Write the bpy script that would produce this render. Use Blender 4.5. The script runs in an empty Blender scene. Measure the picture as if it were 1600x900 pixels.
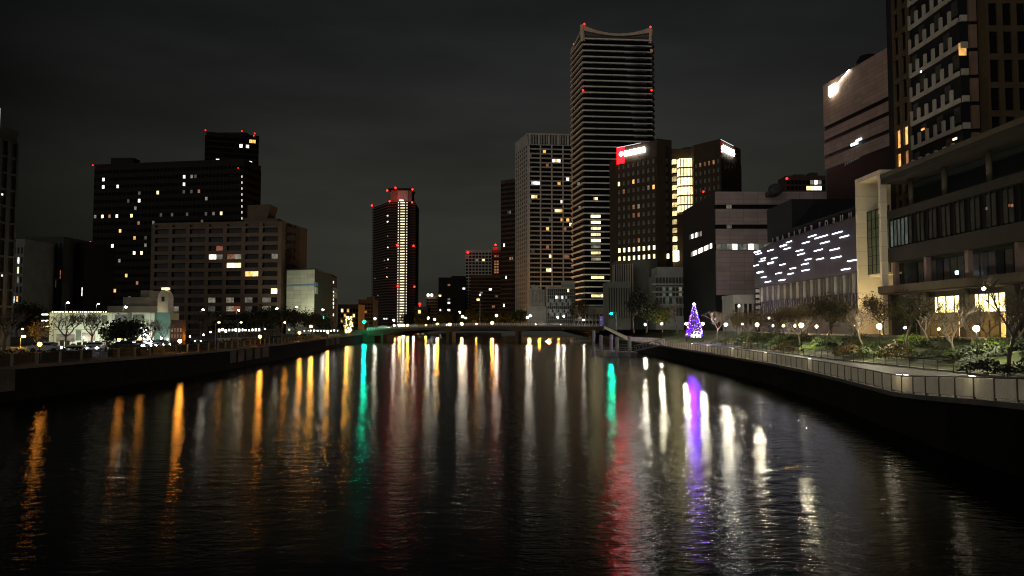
import bpy, bmesh, math, random
from mathutils import Vector, Matrix
random.seed(7)
S = bpy.context.scene
COL = S.collection
R = math.radians

# ------------------------------------------------------------------ camera
W = 6.8                       # eye height over the water
F = 1156.0                    # focal length in pixels of the 1600 px wide photograph
PITCH = math.atan(58 / F)
cd = bpy.data.cameras.new('camera')
cam = bpy.data.objects.new('camera', cd); COL.objects.link(cam)
cd.sensor_width = 36; cd.lens = 36 * F / 1600
cd.clip_start = 0.1; cd.clip_end = 6000
cam.location = (0, 0, W); cam.rotation_euler = (math.pi / 2 + PITCH, 0, 0)
S.camera = cam

# ------------------------------------------------------------------ world, weak city light, exposure
S.view_settings.view_transform = 'Standard'; S.view_settings.look = 'None'
S.view_settings.exposure = 0; S.view_settings.gamma = 1
S.cycles.use_denoising = True; S.cycles.filter_width = 1.1
S.cycles.max_bounces = 5; S.cycles.diffuse_bounces = 2; S.cycles.glossy_bounces = 3
S.cycles.transparent_max_bounces = 4
S.cycles.sample_clamp_indirect = 6
wd = bpy.data.worlds.new('World'); S.world = wd; wd.use_nodes = True
nt = wd.node_tree; nt.nodes.clear()
out = nt.nodes.new('ShaderNodeOutputWorld'); bg = nt.nodes.new('ShaderNodeBackground')
tc = nt.nodes.new('ShaderNodeTexCoord'); sep = nt.nodes.new('ShaderNodeSeparateXYZ')
nt.links.new(tc.outputs['Generated'], sep.inputs[0])
rmp = nt.nodes.new('ShaderNodeValToRGB'); cr = rmp.color_ramp
cr.elements[0].position = 0.0; cr.elements[0].color = (.033, .033, .0265, 1)
cr.elements[1].position = .45; cr.elements[1].color = (.010, .0108, .0115, 1)
e = cr.elements.new(.16); e.color = (.033, .033, .0275, 1)
e = cr.elements.new(.30); e.color = (.0225, .0230, .0225, 1)
nt.links.new(sep.outputs['Z'], rmp.inputs[0])
mp = nt.nodes.new('ShaderNodeMapping'); mp.inputs['Scale'].default_value = (1.2, 1.2, 5.5)
mp.inputs['Rotation'].default_value = (0, R(7), 0)
nz = nt.nodes.new('ShaderNodeTexNoise'); nz.inputs['Scale'].default_value = 2.3; nz.inputs['Detail'].default_value = 5
nz.inputs['Roughness'].default_value = .5
nt.links.new(tc.outputs['Generated'], mp.inputs[0]); nt.links.new(mp.outputs[0], nz.inputs['Vector'])
mr = nt.nodes.new('ShaderNodeMapRange'); mr.inputs['From Min'].default_value = .3; mr.inputs['From Max'].default_value = .7
mr.inputs['To Min'].default_value = .66; mr.inputs['To Max'].default_value = 1.16
# lens vignetting put into the sky: dimmer towards both sides
gm = nt.nodes.new('ShaderNodeMath'); gm.operation = 'MULTIPLY'; nt.links.new(sep.outputs['X'], gm.inputs[0]); nt.links.new(sep.outputs['X'], gm.inputs[1])
gr = nt.nodes.new('ShaderNodeMapRange'); gr.inputs['From Max'].default_value = .34; gr.inputs['To Min'].default_value = 1; gr.inputs['To Max'].default_value = .16
nt.links.new(gm.outputs[0], gr.inputs[0])
gx = nt.nodes.new('ShaderNodeMath'); gx.operation = 'MULTIPLY'
nt.links.new(nz.outputs[0], mr.inputs[0]); nt.links.new(rmp.outputs[0], bg.inputs[0]); nt.links.new(mr.outputs[0], gx.inputs[0]); nt.links.new(gr.outputs[0], gx.inputs[1]); nt.links.new(gx.outputs[0], bg.inputs[1])
nt.links.new(bg.outputs[0], out.inputs[0])

sd = bpy.data.lights.new('city_light', 'SUN'); sd.energy = .50; sd.angle = R(50); sd.color = (1, .96, .90)
so = bpy.data.objects.new('city_light', sd); COL.objects.link(so)
so.rotation_euler = Vector((.7, 1, -.26)).to_track_quat('-Z', 'Y').to_euler()

# ------------------------------------------------------------------ helpers
def ray(px, py):
    c, s = math.cos(PITCH), math.sin(PITCH)
    u = 450 - py
    return Vector((px - 800, F * c - u * s, F * s + u * c))
def P(px, py, Y):
    d = ray(px, py); k = Y / d.y
    return Vector((d.x * k, Y, W + d.z * k))
def X2(px, Y): return (px - 800) / F * Y
def Z2(py, Y): return P(800, py, Y).z
def on_plane(px, py, a, n):
    d = ray(px, py); o = Vector((0, 0, W)); den = d.x * n.x + d.y * n.y
    if abs(den) < 1e-6: return None
    t = ((a.x - o.x) * n.x + (a.y - o.y) * n.y) / den
    return o + d * t if t > 0 else None

_M = {}
def mat(name, col, rough=.8, var=.25, scale=1.5, metal=0, bump=0, brick=None, spec=.2):
    if name in _M: return _M[name]
    m = bpy.data.materials.new(name); _M[name] = m; m.use_nodes = True
    t = m.node_tree; b = t.nodes['Principled BSDF']
    b.inputs['Roughness'].default_value = rough; b.inputs['Metallic'].default_value = metal
    if spec is not None: b.inputs['Specular IOR Level'].default_value = spec
    co = t.nodes.new('ShaderNodeTexCoord'); n = t.nodes.new('ShaderNodeTexNoise')
    n.inputs['Scale'].default_value = scale; n.inputs['Detail'].default_value = 6; n.inputs['Roughness'].default_value = .65
    t.links.new(co.outputs['Object'], n.inputs['Vector'])
    r = t.nodes.new('ShaderNodeValToRGB'); r.color_ramp.elements[0].position = .3; r.color_ramp.elements[1].position = .72
    lo = [c * (1 - var) for c in col]; hi = [min(1, c * (1 + var)) for c in col]
    r.color_ramp.elements[0].color = (*lo, 1); r.color_ramp.elements[1].color = (*hi, 1)
    t.links.new(n.outputs[0], r.inputs[0]); src = r.outputs[0]
    if brick:      # panel joints: (width, height, mortar, axis)
        bw, bh, mo, ax = brick
        mp = t.nodes.new('ShaderNodeMapping'); sx = t.nodes.new('ShaderNodeSeparateXYZ'); cx = t.nodes.new('ShaderNodeCombineXYZ')
        t.links.new(co.outputs['Object'], sx.inputs[0])
        t.links.new(sx.outputs[ax], cx.inputs['X']); t.links.new(sx.outputs['Z'], cx.inputs['Y'])
        bt = t.nodes.new('ShaderNodeTexBrick'); bt.offset = 0; bt.inputs['Scale'].default_value = 1
        bt.inputs['Brick Width'].default_value = bw; bt.inputs['Row Height'].default_value = bh
        bt.inputs['Mortar Size'].default_value = mo; bt.inputs['Mortar Smooth'].default_value = .1
        bt.inputs['Color1'].default_value = (1, 1, 1, 1); bt.inputs['Color2'].default_value = (.8, .8, .8, 1)
        bt.inputs['Mortar'].default_value = (.35, .35, .35, 1)
        t.links.new(cx.outputs[0], bt.inputs['Vector'])
        mx = t.nodes.new('ShaderNodeMix'); mx.data_type = 'RGBA'; mx.blend_type = 'MULTIPLY'; mx.inputs[0].default_value = 1
        t.links.new(src, mx.inputs[6]); t.links.new(bt.outputs[0], mx.inputs[7]); src = mx.outputs[2]
    t.links.new(src, b.inputs['Base Color'])
    if bump:
        bp = t.nodes.new('ShaderNodeBump'); bp.inputs['Strength'].default_value = bump; bp.inputs['Distance'].default_value = .05
        t.links.new(n.outputs[0], bp.inputs['Height']); t.links.new(bp.outputs[0], b.inputs['Normal'])
    return m
def emis(name, col, st, var=0, nee=False):
    if name in _M: return _M[name]
    m = bpy.data.materials.new(name); _M[name] = m; m.use_nodes = True
    t = m.node_tree; b = t.nodes['Principled BSDF']
    b.inputs['Base Color'].default_value = (.03, .03, .03, 1); b.inputs['Roughness'].default_value = .3
    b.inputs['Emission Color'].default_value = (*col, 1); b.inputs['Emission Strength'].default_value = st
    if var:       # curtains, furniture and room lamps: uneven light inside each window
        co = t.nodes.new('ShaderNodeTexCoord'); n = t.nodes.new('ShaderNodeTexNoise'); oi = t.nodes.new('ShaderNodeObjectInfo')
        n.noise_dimensions = '4D'; n.inputs['Scale'].default_value = 1.1; n.inputs['Detail'].default_value = 3
        ma = t.nodes.new('ShaderNodeMath'); ma.operation = 'MULTIPLY'; ma.inputs[1].default_value = 37
        t.links.new(oi.outputs['Random'], ma.inputs[0]); t.links.new(ma.outputs[0], n.inputs['W'])
        t.links.new(co.outputs['Object'], n.inputs['Vector'])
        r = t.nodes.new('ShaderNodeMapRange'); r.inputs['From Min'].default_value = .35; r.inputs['From Max'].default_value = .65
        r.inputs['To Min'].default_value = st * (1 - var); r.inputs['To Max'].default_value = st * (1 + var * .6)
        t.links.new(n.outputs[0], r.inputs[0])
        r2 = t.nodes.new('ShaderNodeMapRange'); r2.inputs['To Min'].default_value = .5; r2.inputs['To Max'].default_value = 1.25
        t.links.new(oi.outputs['Random'], r2.inputs[0])
        m2 = t.nodes.new('ShaderNodeMath'); m2.operation = 'MULTIPLY'
        t.links.new(r.outputs[0], m2.inputs[0]); t.links.new(r2.outputs[0], m2.inputs[1])
        t.links.new(m2.outputs[0], b.inputs['Emission Strength'])
    m.cycles.emission_sampling = 'AUTO' if nee else 'NONE'
    return m

class MB:
    def __init__(s): s.v = []; s.f = []; s.m = []
    def add(s, vs, fs, mi=0):
        k = len(s.v); s.v += [Vector(v) for v in vs]; s.f += [tuple(i + k for i in f) for f in fs]; s.m += [mi] * len(fs)
    def fbox(s, o, ux, uy, uz, mi=0):           # box from corner o along three vectors
        o, ux, uy, uz = map(Vector, (o, ux, uy, uz))
        s.add([o, o+ux, o+ux+uy, o+uy, o+uz, o+ux+uz, o+ux+uy+uz, o+uy+uz],
              [(0,3,2,1), (4,5,6,7), (0,1,5,4), (1,2,6,5), (2,3,7,6), (3,0,4,7)], mi)
    def box(s, x0, x1, y0, y1, z0, z1, mi=0):
        s.fbox((x0, y0, z0), (x1-x0, 0, 0), (0, y1-y0, 0), (0, 0, z1-z0), mi)
    def cbox(s, c, sz, mi=0):
        s.box(c[0]-sz[0]/2, c[0]+sz[0]/2, c[1]-sz[1]/2, c[1]+sz[1]/2, c[2]-sz[2]/2, c[2]+sz[2]/2, mi)
    def prism(s, poly, z0, z1, mi=0):
        n = len(poly); zt = z1 if isinstance(z1, (list, tuple)) else [z1]*n
        s.add([(p[0], p[1], z0) for p in poly] + [(p[0], p[1], zt[i]) for i, p in enumerate(poly)],
              [tuple(reversed(range(n))), tuple(range(n, 2*n))] + [(i, (i+1) % n, n+(i+1) % n, n+i) for i in range(n)], mi)
    def ring(s, pi, po, z0, z1, mi=0):
        n = len(pi)
        vs = [(p[0], p[1], z0) for p in pi] + [(p[0], p[1], z0) for p in po] + [(p[0], p[1], z1) for p in pi] + [(p[0], p[1], z1) for p in po]
        fs = []
        for i in range(n):
            j = (i+1) % n
            fs += [(n+i, n+j, 3*n+j, 3*n+i), (i, 2*n+i, 2*n+j, j), (2*n+i, 3*n+i, 3*n+j, 2*n+j), (i, j, n+j, n+i)]
        s.add(vs, fs, mi)
    def tube(s, p0, p1, r0, r1=None, n=6, mi=0, cap=True):
        p0, p1 = Vector(p0), Vector(p1); r1 = r0 if r1 is None else r1
        d = p1 - p0
        if d.length < 1e-6: return
        q = d.to_track_quat('Z', 'Y'); a = q @ Vector((1,0,0)); b = q @ Vector((0,1,0))
        vs = []
        for p, r in ((p0, r0), (p1, r1)):
            for i in range(n):
                t = 2*math.pi*i/n; vs.append(p + a*(r*math.cos(t)) + b*(r*math.sin(t)))
        fs = [(i, (i+1) % n, n+(i+1) % n, n+i) for i in range(n)]
        if cap: fs += [tuple(reversed(range(n))), tuple(range(n, 2*n))]
        s.add(vs, fs, mi)
    def ball(s, c, r, n=8, m=5, mi=0, sz=1):
        c = Vector(c); vs = [c+Vector((0,0,r*sz))]; 
        for j in range(1, m):
            t = math.pi*j/m
            for i in range(n):
                u = 2*math.pi*i/n; vs.append(c+Vector((r*math.sin(t)*math.cos(u), r*math.sin(t)*math.sin(u), r*sz*math.cos(t))))
        vs.append(c-Vector((0,0,r*sz))); fs = [(0, 1+i, 1+(i+1) % n) for i in range(n)]
        for j in range(m-2):
            for i in range(n):
                a = 1+j*n+i; b = 1+j*n+(i+1) % n; fs.append((a, a+n, b+n, b))
        k = 1+(m-2)*n; L = len(vs)-1
        fs += [(k+(i+1) % n, k+i, L) for i in range(n)]
        s.add(vs, fs, mi)
    def lathe(s, c, prof, n=12, mi=0):
        c = Vector(c); vs = []; m = len(prof)
        for r, z in prof:
            for i in range(n):
                u = 2*math.pi*i/n; vs.append(c+Vector((r*math.cos(u), r*math.sin(u), z)))
        fs = [(j*n+i, j*n+(i+1) % n, (j+1)*n+(i+1) % n, (j+1)*n+i) for j in range(m-1) for i in range(n)]
        fs += [tuple(reversed(range(n))), tuple(range((m-1)*n, m*n))]
        s.add(vs, fs, mi)
    def mesh(s, name, mats, org=(0,0,0), smooth=False):
        o = Vector(org); me = bpy.data.meshes.new(name)
        me.from_pydata([tuple(v-o) for v in s.v], [], s.f)
        for m in (mats if isinstance(mats, (list, tuple)) else [mats]): me.materials.append(m)
        for p, i in zip(me.polygons, s.m): p.material_index = i; p.use_smooth = smooth
        me.update()
        return me
    def build(s, name, mats, parent=None, smooth=False, org=None):
        if parent is not None: o = ORG[parent.name]
        else: o = Vector(org) if org else (sum(s.v, Vector())/max(1, len(s.v)))
        ob = bpy.data.objects.new(name, s.mesh(name, mats, o, smooth)); COL.objects.link(ob)
        if parent is not None: ob.parent = parent
        else: ob.location = o
        ORG[ob.name] = o
        return ob
ORG = {}
LABELS = {}
def tag(o, label=None, cat=None, group=None, kind=None):
    if label:
        assert label not in LABELS or group, label
        LABELS[label] = 1; o['label'] = label
    if cat: o['category'] = cat
    if group: o['group'] = group
    if kind: o['kind'] = kind
    return o
def thing(name, label, cat, loc, group=None):
    o = bpy.data.objects.new(name, None); COL.objects.link(o); o.location = loc; o.empty_display_size = .5
    ORG[o.name] = Vector(loc)
    return tag(o, label, cat, group)
def light(kind, loc, col, e, size=.2, parent=None, rot=None, **k):
    l = bpy.data.lights.new('lamp_light', kind); l.energy = e; l.color = col
    if kind == 'AREA': l.shape = 'RECTANGLE'; l.size = size; l.size_y = k.get('sy', size)
    else: l.shadow_soft_size = size
    if kind == 'SPOT': l.spot_size = k.get('cone', R(90)); l.spot_blend = .6
    o = bpy.data.objects.new('lamp_light', l); COL.objects.link(o)
    o.location = Vector(loc) - (ORG[parent.name] if parent else Vector())
    if parent: o.parent = parent
    if rot is not None: o.rotation_euler = Vector(rot).to_track_quat('-Z', 'Y').to_euler()
    return o
def copy_tree(o, loc, label=None, group=None):
    r = o.copy(); COL.objects.link(r); r.location = loc
    if label: r['label'] = label; assert label not in LABELS or group, label; LABELS[label] = 1
    if group: r['group'] = group
    for ch in o.children:
        c = ch.copy(); COL.objects.link(c); c.parent = r
        for g in ch.children:
            d = g.copy(); COL.objects.link(d); d.parent = c
    return r
ORD = ['first','second','third','fourth','fifth','sixth','seventh','eighth','ninth','tenth','eleventh','twelfth','thirteenth',
       'fourteenth','fifteenth','sixteenth','seventeenth','eighteenth','nineteenth','twentieth']

# ------------------------------------------------------------------ materials
GLASS = mat('dark_window_glass', (.006, .006, .006), .35, .4, .6, spec=.12)
GLASS2 = mat('grey_curtained_glass', (.045, .042, .036), .4, .5, .8, spec=.15)
L = {'w': emis('window_white', (1, .95, .82), 2.6, .5), 'y': emis('window_yellow', (1, .82, .36), 2.0, .5),
     'o': emis('window_orange', (1, .5, .13), 1.5, .5), 'c': emis('window_cool', (.8, .93, 1), 2.2, .5),
     'd': emis('window_dim', (.9, .8, .62), .22, .6), 'e': emis('window_dim_orange', (1, .42, .18), .35, .6),
     'r': emis('window_red', (1, .25, .12), .35, .5), 'g': emis('window_green_grey', (.55, .7, .6), .12, .6),
     'Y': emis('window_bright_yellow', (1, .86, .45), 3.4, .45), 'h': emis('window_faint', (.7, .62, .5), .07, .6)}
RED = emis('red_beacon_glass', (1, .014, .01), 5)
STEEL = mat('grey_painted_steel', (.16, .16, .16), .45, .2, 3, .4)
DARK = mat('black_painted_steel', (.012, .012, .013), .5, .2, 3, .3)
CONC = mat('grey_concrete', (.22, .21, .19), .85, .25, .9, bump=.3)
ROOF = mat('dark_roofing', (.03, .03, .032), .8, .3, 1)

# ------------------------------------------------------------------ the setting: water, ground, quays
def lerp_path(path, Y):
    if Y <= path[0][0]: return path[0][1]
    for (a, xa), (b, xb) in zip(path, path[1:]):
        if Y <= b: return xa + (xb-xa)*(Y-a)/(b-a)
    return path[-1][1]
RQ = [(-60, 19), (5, 20.6), (20, 21.4), (33, 22.6), (40, 23.3), (47, 24.4), (60, 26.7), (72, 28.3), (85, 29.5), (110, 30.6), (152, 31.8), (200, 33), (310, 36), (420, 44), (900, 60)]
RZ = [(-60, 3.6), (28, 3.45), (33, 3.35), (47, 2.5), (60, 2.45), (900, 2.45)]
RF = [(-60, 36), (33, 38), (57, 39.6), (91, 39.4), (125, 42), (152, 43.5), (310, 46), (900, 70)]
LQ = [(-60, -50), (40, -46), (64, -44.6), (91, -43.3), (110, -43), (150, -46), (200, -51.5), (310, -62), (420, -72), (900, -95)]
rq = lambda Y: lerp_path(RQ, Y); rz = lambda Y: lerp_path(RZ, Y); rf = lambda Y: lerp_path(RF, Y); lq = lambda Y: lerp_path(LQ, Y)
LZ = 3.1; GZ = 5.2

wm = bpy.data.materials.new('river_water'); wm.use_nodes = True; t = wm.node_tree; b = t.nodes['Principled BSDF']
b.inputs['Base Color'].default_value = (.0012, .0015, .0013, 1); b.inputs['Roughness'].default_value = .20; b.inputs['IOR'].default_value = 1.14
co = t.nodes.new('ShaderNodeTexCoord')
def noise(sc, de, stretch=(1, 1, 1), ro=.5):
    m = t.nodes.new('ShaderNodeMapping'); m.inputs['Scale'].default_value = stretch
    n = t.nodes.new('ShaderNodeTexNoise'); n.inputs['Scale'].default_value = sc; n.inputs['Detail'].default_value = de; n.inputs['Roughness'].default_value = ro
    t.links.new(co.outputs['Object'], m.inputs[0]); t.links.new(m.outputs[0], n.inputs['Vector']); return n.outputs[0]
def mth(op, a, b_):
    m = t.nodes.new('ShaderNodeMath'); m.operation = op
    for i, x in enumerate((a, b_)):
        if isinstance(x, (int, float)): m.inputs[i].default_value = x
        else: t.links.new(x, m.inputs[i])
    return m.outputs[0]
ripple = noise(3.6, 3, (.6, 1.5, 1)); fine = noise(9, 2, (.9, 1.1, 1)); swell = noise(.45, 2, (.5, 1.4, 1)); calm = noise(.035, 2, (1, 1.6, 1))
mr = t.nodes.new('ShaderNodeMapRange'); mr.inputs['From Min'].default_value = .38; mr.inputs['From Max'].default_value = .62
mr.inputs['To Min'].default_value = .4; mr.inputs['To Max'].default_value = 1.25
t.links.new(calm, mr.inputs[0])
h = mth('ADD', mth('MULTIPLY', noise(1.25, 2, (.75, 1.2, 1)), .034), mth('ADD', mth('ADD', mth('MULTIPLY', fine, .0060), mth('MULTIPLY', mth('MULTIPLY', ripple, mr.outputs[0]), .019)), mth('MULTIPLY', swell, .016)))
bp = t.nodes.new('ShaderNodeBump'); bp.inputs['Strength'].default_value = 1; bp.inputs['Distance'].default_value = 1
t.links.new(h, bp.inputs['Height']); t.nodes.remove(b)
# deep dark water: Fresnel mix of a black body and a Beckmann gloss (wind ripples too small to see one by one)
gl = t.nodes.new('ShaderNodeBsdfAnisotropic'); gl.distribution = 'BECKMANN'; gl.inputs['Roughness'].default_value = .145; gl.inputs['Anisotropy'].default_value = .48; tg = t.nodes.new('ShaderNodeCombineXYZ'); tg.inputs[0].default_value = 1; t.links.new(tg.outputs[0], gl.inputs['Tangent']); gl.inputs['Color'].default_value = (.95, .95, .95, 1)
df = t.nodes.new('ShaderNodeBsdfDiffuse'); df.inputs['Color'].default_value = (.0012, .0014, .0012, 1)
fr_ = t.nodes.new('ShaderNodeFresnel'); fr_.inputs['IOR'].default_value = 1.17; mxs = t.nodes.new('ShaderNodeMixShader')
t.links.new(bp.outputs[0], gl.inputs['Normal'])
t.links.new(fr_.outputs[0], mxs.inputs[0]); t.links.new(df.outputs[0], mxs.inputs[1]); t.links.new(gl.outputs[0], mxs.inputs[2]); t.links.new(mxs.outputs[0], t.nodes['Material Output'].inputs['Surface'])
m = MB(); m.add([(-110, -80, 0), (90, -80, 0), (90, 900, 0), (-110, 900, 0)], [(0, 1, 2, 3)])
tag(m.build('river_water', wm, org=(0, 0, 0)), 'dark rippled river', kind='structure')

ASPH = mat('asphalt', (.045, .045, .047), .85, .3, 1.5, bump=.3)
PAVE = mat('promenade_paving', (.030, .028, .025), .8, .25, .7, brick=(.9, .45, .02, 'Y'))
GRASS = mat('lawn', (.020, .026, .008), .95, .9, .35, bump=1)
ys = list(range(-60, 310, 4)) + [310, 340, 380, 420, 500, 600, 750, 900]
def strip(name, m_, fx):
    s = MB(); n = None; vs = []
    for Y in ys: row = fx(Y); n = len(row); vs += [(x, Y, z) for x, z in row]
    fs = [(i*n+j, i*n+j+1, (i+1)*n+j+1, (i+1)*n+j) for i in range(len(ys)-1) for j in range(n-1)]
    s.add(vs, fs); o = s.build(name, m_, org=(0, 0, 0)); tag(o, kind='structure'); return o
strip('promenade', PAVE, lambda Y: [(rq(Y), rz(Y)), (rf(Y), rz(Y)+.05)])
strip('lawn', GRASS, lambda Y: [(rf(Y), rz(Y)+.05), (rf(Y)+2, rz(Y)+.35), (rf(Y)+4, rz(Y)+.8+.15*math.sin(Y*.13)), (rf(Y)+6.5, 4.2+.2*math.sin(Y*.21)), (max(rf(Y)+8, 50), GZ)])
strip('riverside_path', PAVE, lambda Y: [(max(rf(Y)+8, 50), GZ), (max(rf(Y)+8, 50)+4, GZ+.02)])
strip('ground', ASPH, lambda Y: [(max(rf(Y)+8, 50)+4, GZ), (4000, GZ)])
strip('ground', ASPH, lambda Y: [(-4000, LZ+.1), (lq(Y)-9, LZ+.1), (lq(Y), LZ)])
m = MB(); m.add([(-4000, 900, 4), (4000, 900, 4), (4000, 4500, 4), (-4000, 4500, 4), (-4000, 900, -1), (4000, 900, -1)], [(0, 1, 2, 3), (4, 5, 1, 0)])
tag(m.build('ground', ASPH, org=(0, 900, 0)), kind='structure')

QW = mat('dark_quay_stone', (.006, .0055, .005), .9, .6, .8, bump=.5, spec=.1, brick=(2.4, .9, .04, 'Y'))  # near-black base colour carries the unlit look of the wall
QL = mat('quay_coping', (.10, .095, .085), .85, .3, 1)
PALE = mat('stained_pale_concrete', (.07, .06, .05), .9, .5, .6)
def wallstrip(path_fn, z_fn, outward, name, label, y0, y1):
    r = thing(name, label, 'wall', (path_fn(100), 100, 0))
    Y = [y for y in ys if y0 <= y <= y1]; s = MB(); c = MB()
    for a, b_ in zip(Y, Y[1:]):
        xa, xb = path_fn(a), path_fn(b_)
        s.add([(xa, a, -2), (xb, b_, -2), (xb, b_, z_fn(b_)-.02), (xa, a, z_fn(a)-.02)], [(0, 1, 2, 3)])
        k = .12*outward
        s.add([(xa, a, -2), (xb, b_, -2), (xb-2*k, b_, -2), (xa-2*k, a, -2)], [(0, 1, 2, 3)])
        vs = []
        for (x, y) in ((xa, a), (xb, b_)):
            z = z_fn(y); vs += [(x+k, y, z-.25), (x+k, y, z+.02), (x-3*k, y, z+.02), (x-3*k, y, z-.25)]
        c.add(vs, [(0, 1, 5, 4), (1, 2, 6, 5), (2, 3, 7, 6), (3, 0, 4, 7)])
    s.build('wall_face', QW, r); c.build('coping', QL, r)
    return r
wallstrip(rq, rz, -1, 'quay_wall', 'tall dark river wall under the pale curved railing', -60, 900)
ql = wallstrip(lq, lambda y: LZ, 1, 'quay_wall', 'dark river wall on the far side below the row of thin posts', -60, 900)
# pale vertical panels on the left wall
for (xa, xb, n) in ((357, 421, 5), (508, 531, 3), (0, 26, 3)):
    for i in range(n):
        px = xa+(xb-xa)*(i+.1)/n; px2 = xa+(xb-xa)*(i+.85)/n
        def hit(p):
            Y = 60
            for _ in range(60): Y += (lq(Y)*F/(p-800)-Y)*.5
            return Y
        ya, yb = (hit(px), hit(px2)) if xa else (60+i*2.2, 61.8+i*2.2)
        s = MB(); s.fbox((lq(ya), ya, 1.0), (lq(yb)-lq(ya), yb-ya, 0), (.25, 0, 0), (0, 0, LZ-1.3))
        s.build('concrete_panel', PALE, ql)

# ------------------------------------------------------------------ railings
RAIL = mat('pale_railing_paint', (.9, .82, .62), .5, .1, 2)
RAILP = mat('railing_post_brown', (.10, .075, .055), .5, .2, 2)
rl = thing('riverside_railing', 'long pale slatted railing curving along the promenade edge', 'railing', (rq(60), 60, rz(60)))
def walk(fn, y0, y1, step):
    pts = [y0]; y = y0
    while y < y1:
        dy = step
        for _ in range(5):
            L_ = math.hypot(fn(y+dy)-fn(y), dy); dy *= step/L_
        y += dy; pts.append(y)
    return pts
pts = walk(rq, 24, 158, 1.9)
for k, (a, b_) in enumerate(zip(pts, pts[1:])):
    A = Vector((rq(a)+.12, a, rz(a)+.03)); B = Vector((rq(b_)+.12, b_, rz(b_)+.03)); d = B-A; n = max(8, int(d.length/.12))
    s = MB()
    for i in range(n):
        p = A+d*((i+.5)/n); s.box(p.x-.012, p.x+.012, p.y-.048, p.y+.048, p.z+.14, p.z+1.02)
    s.tube(A+Vector((0, 0, .12)), B+Vector((0, 0, .12)), .025, n=4)
    s.build('panel', RAIL, rl)
    s = MB(); s.tube(A+Vector((0, 0, 1.08)), B+Vector((0, 0, 1.08)), .045, n=6); s.build('handrail', STEEL, rl)
    s = MB(); s.box(A.x-.06, A.x+.05, A.y-.035, A.y+.035, A.z-.02, A.z+1.06); s.build('post', RAILP, rl)
LED = emis('led_white', (1, .96, .85), 60, nee=True)
for k, px in enumerate((1079, 1103, 1142, 1193, 1261, 1398, 1409, 1548)):
    Y = 80
    for _ in range(80): Y += (rq(Y)*F/(px-800)-Y)*.3
    if px == 1548: Y = 37.5
    z = rz(Y)+1.13; x = rq(Y)+.16
    r = thing('rail_light', 'small white light on the railing top, %s from the lit tree' % ORD[k], 'light', (x, Y, z), 'lights along the riverside railing')
    s = MB(); s.box(x-.1, x+.1, Y-.22, Y+.22, z-.03, z+.02); s.build('housing', STEEL, r); light('POINT', (x-.7, Y, z-.05), (1, .86, .58), 5, .08, r)  # point light added off the river side to brighten the railing panels
    s = MB(); s.box(x-.07, x+.07, Y-.18, Y+.18, z+.021, z+.035); s.build('diffuser', emis('rail_led', (1, .95, .82), 9), r)
# dark fence behind the promenade
fr = thing('park_fence', 'thin black fence between the promenade and the lawn', 'fence', (rf(80), 80, 2.5))
pts = walk(rf, 45, 150, 2.4)
for a, b_ in zip(pts, pts[1:]):
    A = Vector((rf(a), a, rz(a)+.05)); B = Vector((rf(b_), b_, rz(b_)+.05)); s = MB()
    for zz in (.3, .6, .85): s.tube(A+Vector((0, 0, zz)), B+Vector((0, 0, zz)), .012, n=4)
    s.tube(A+Vector((0, 0, 1.1)), B+Vector((0, 0, 1.1)), .03, n=5); s.build('rail', DARK, fr)
    s = MB(); s.tube(A, A+Vector((0, 0, 1.12)), .035, n=5); s.build('post', DARK, fr)
k = MB()
for a, b_ in zip(pts, pts[1:]):
    k.fbox((rf(a)+.25, a, rz(a)), (rf(b_)-rf(a), b_-a, 0), (.25, 0, 0), (0, 0, .22))
tag(k.build('kerb', CONC), 'low pale kerb beside the thin black park fence', 'kerb')
# left railing
POSTL = mat('dull_post_paint', (.13, .11, .09), .6, .2, 2)
lr = thing('riverside_railing', 'dark railing with widely spaced grey posts on the far river wall', 'railing', (lq(80), 80, LZ))
pts = walk(lq, 50, 300, 3.3)
for a, b_ in zip(pts, pts[1:]):
    A = Vector((lq(a)-.3, a, LZ)); B = Vector((lq(b_)-.3, b_, LZ)); s = MB()
    for zz in (.35, .65, .9): s.tube(A+Vector((0, 0, zz)), B+Vector((0, 0, zz)), .012, n=4)
    s.tube(A+Vector((0, 0, 1.1)), B+Vector((0, 0, 1.1)), .03, n=5); s.build('rail', DARK, lr)
    s = MB(); s.box(A.x-.09, A.x+.09, a-.09, a+.09, LZ, LZ+1.15); s.build('post', POSTL, lr)

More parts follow.
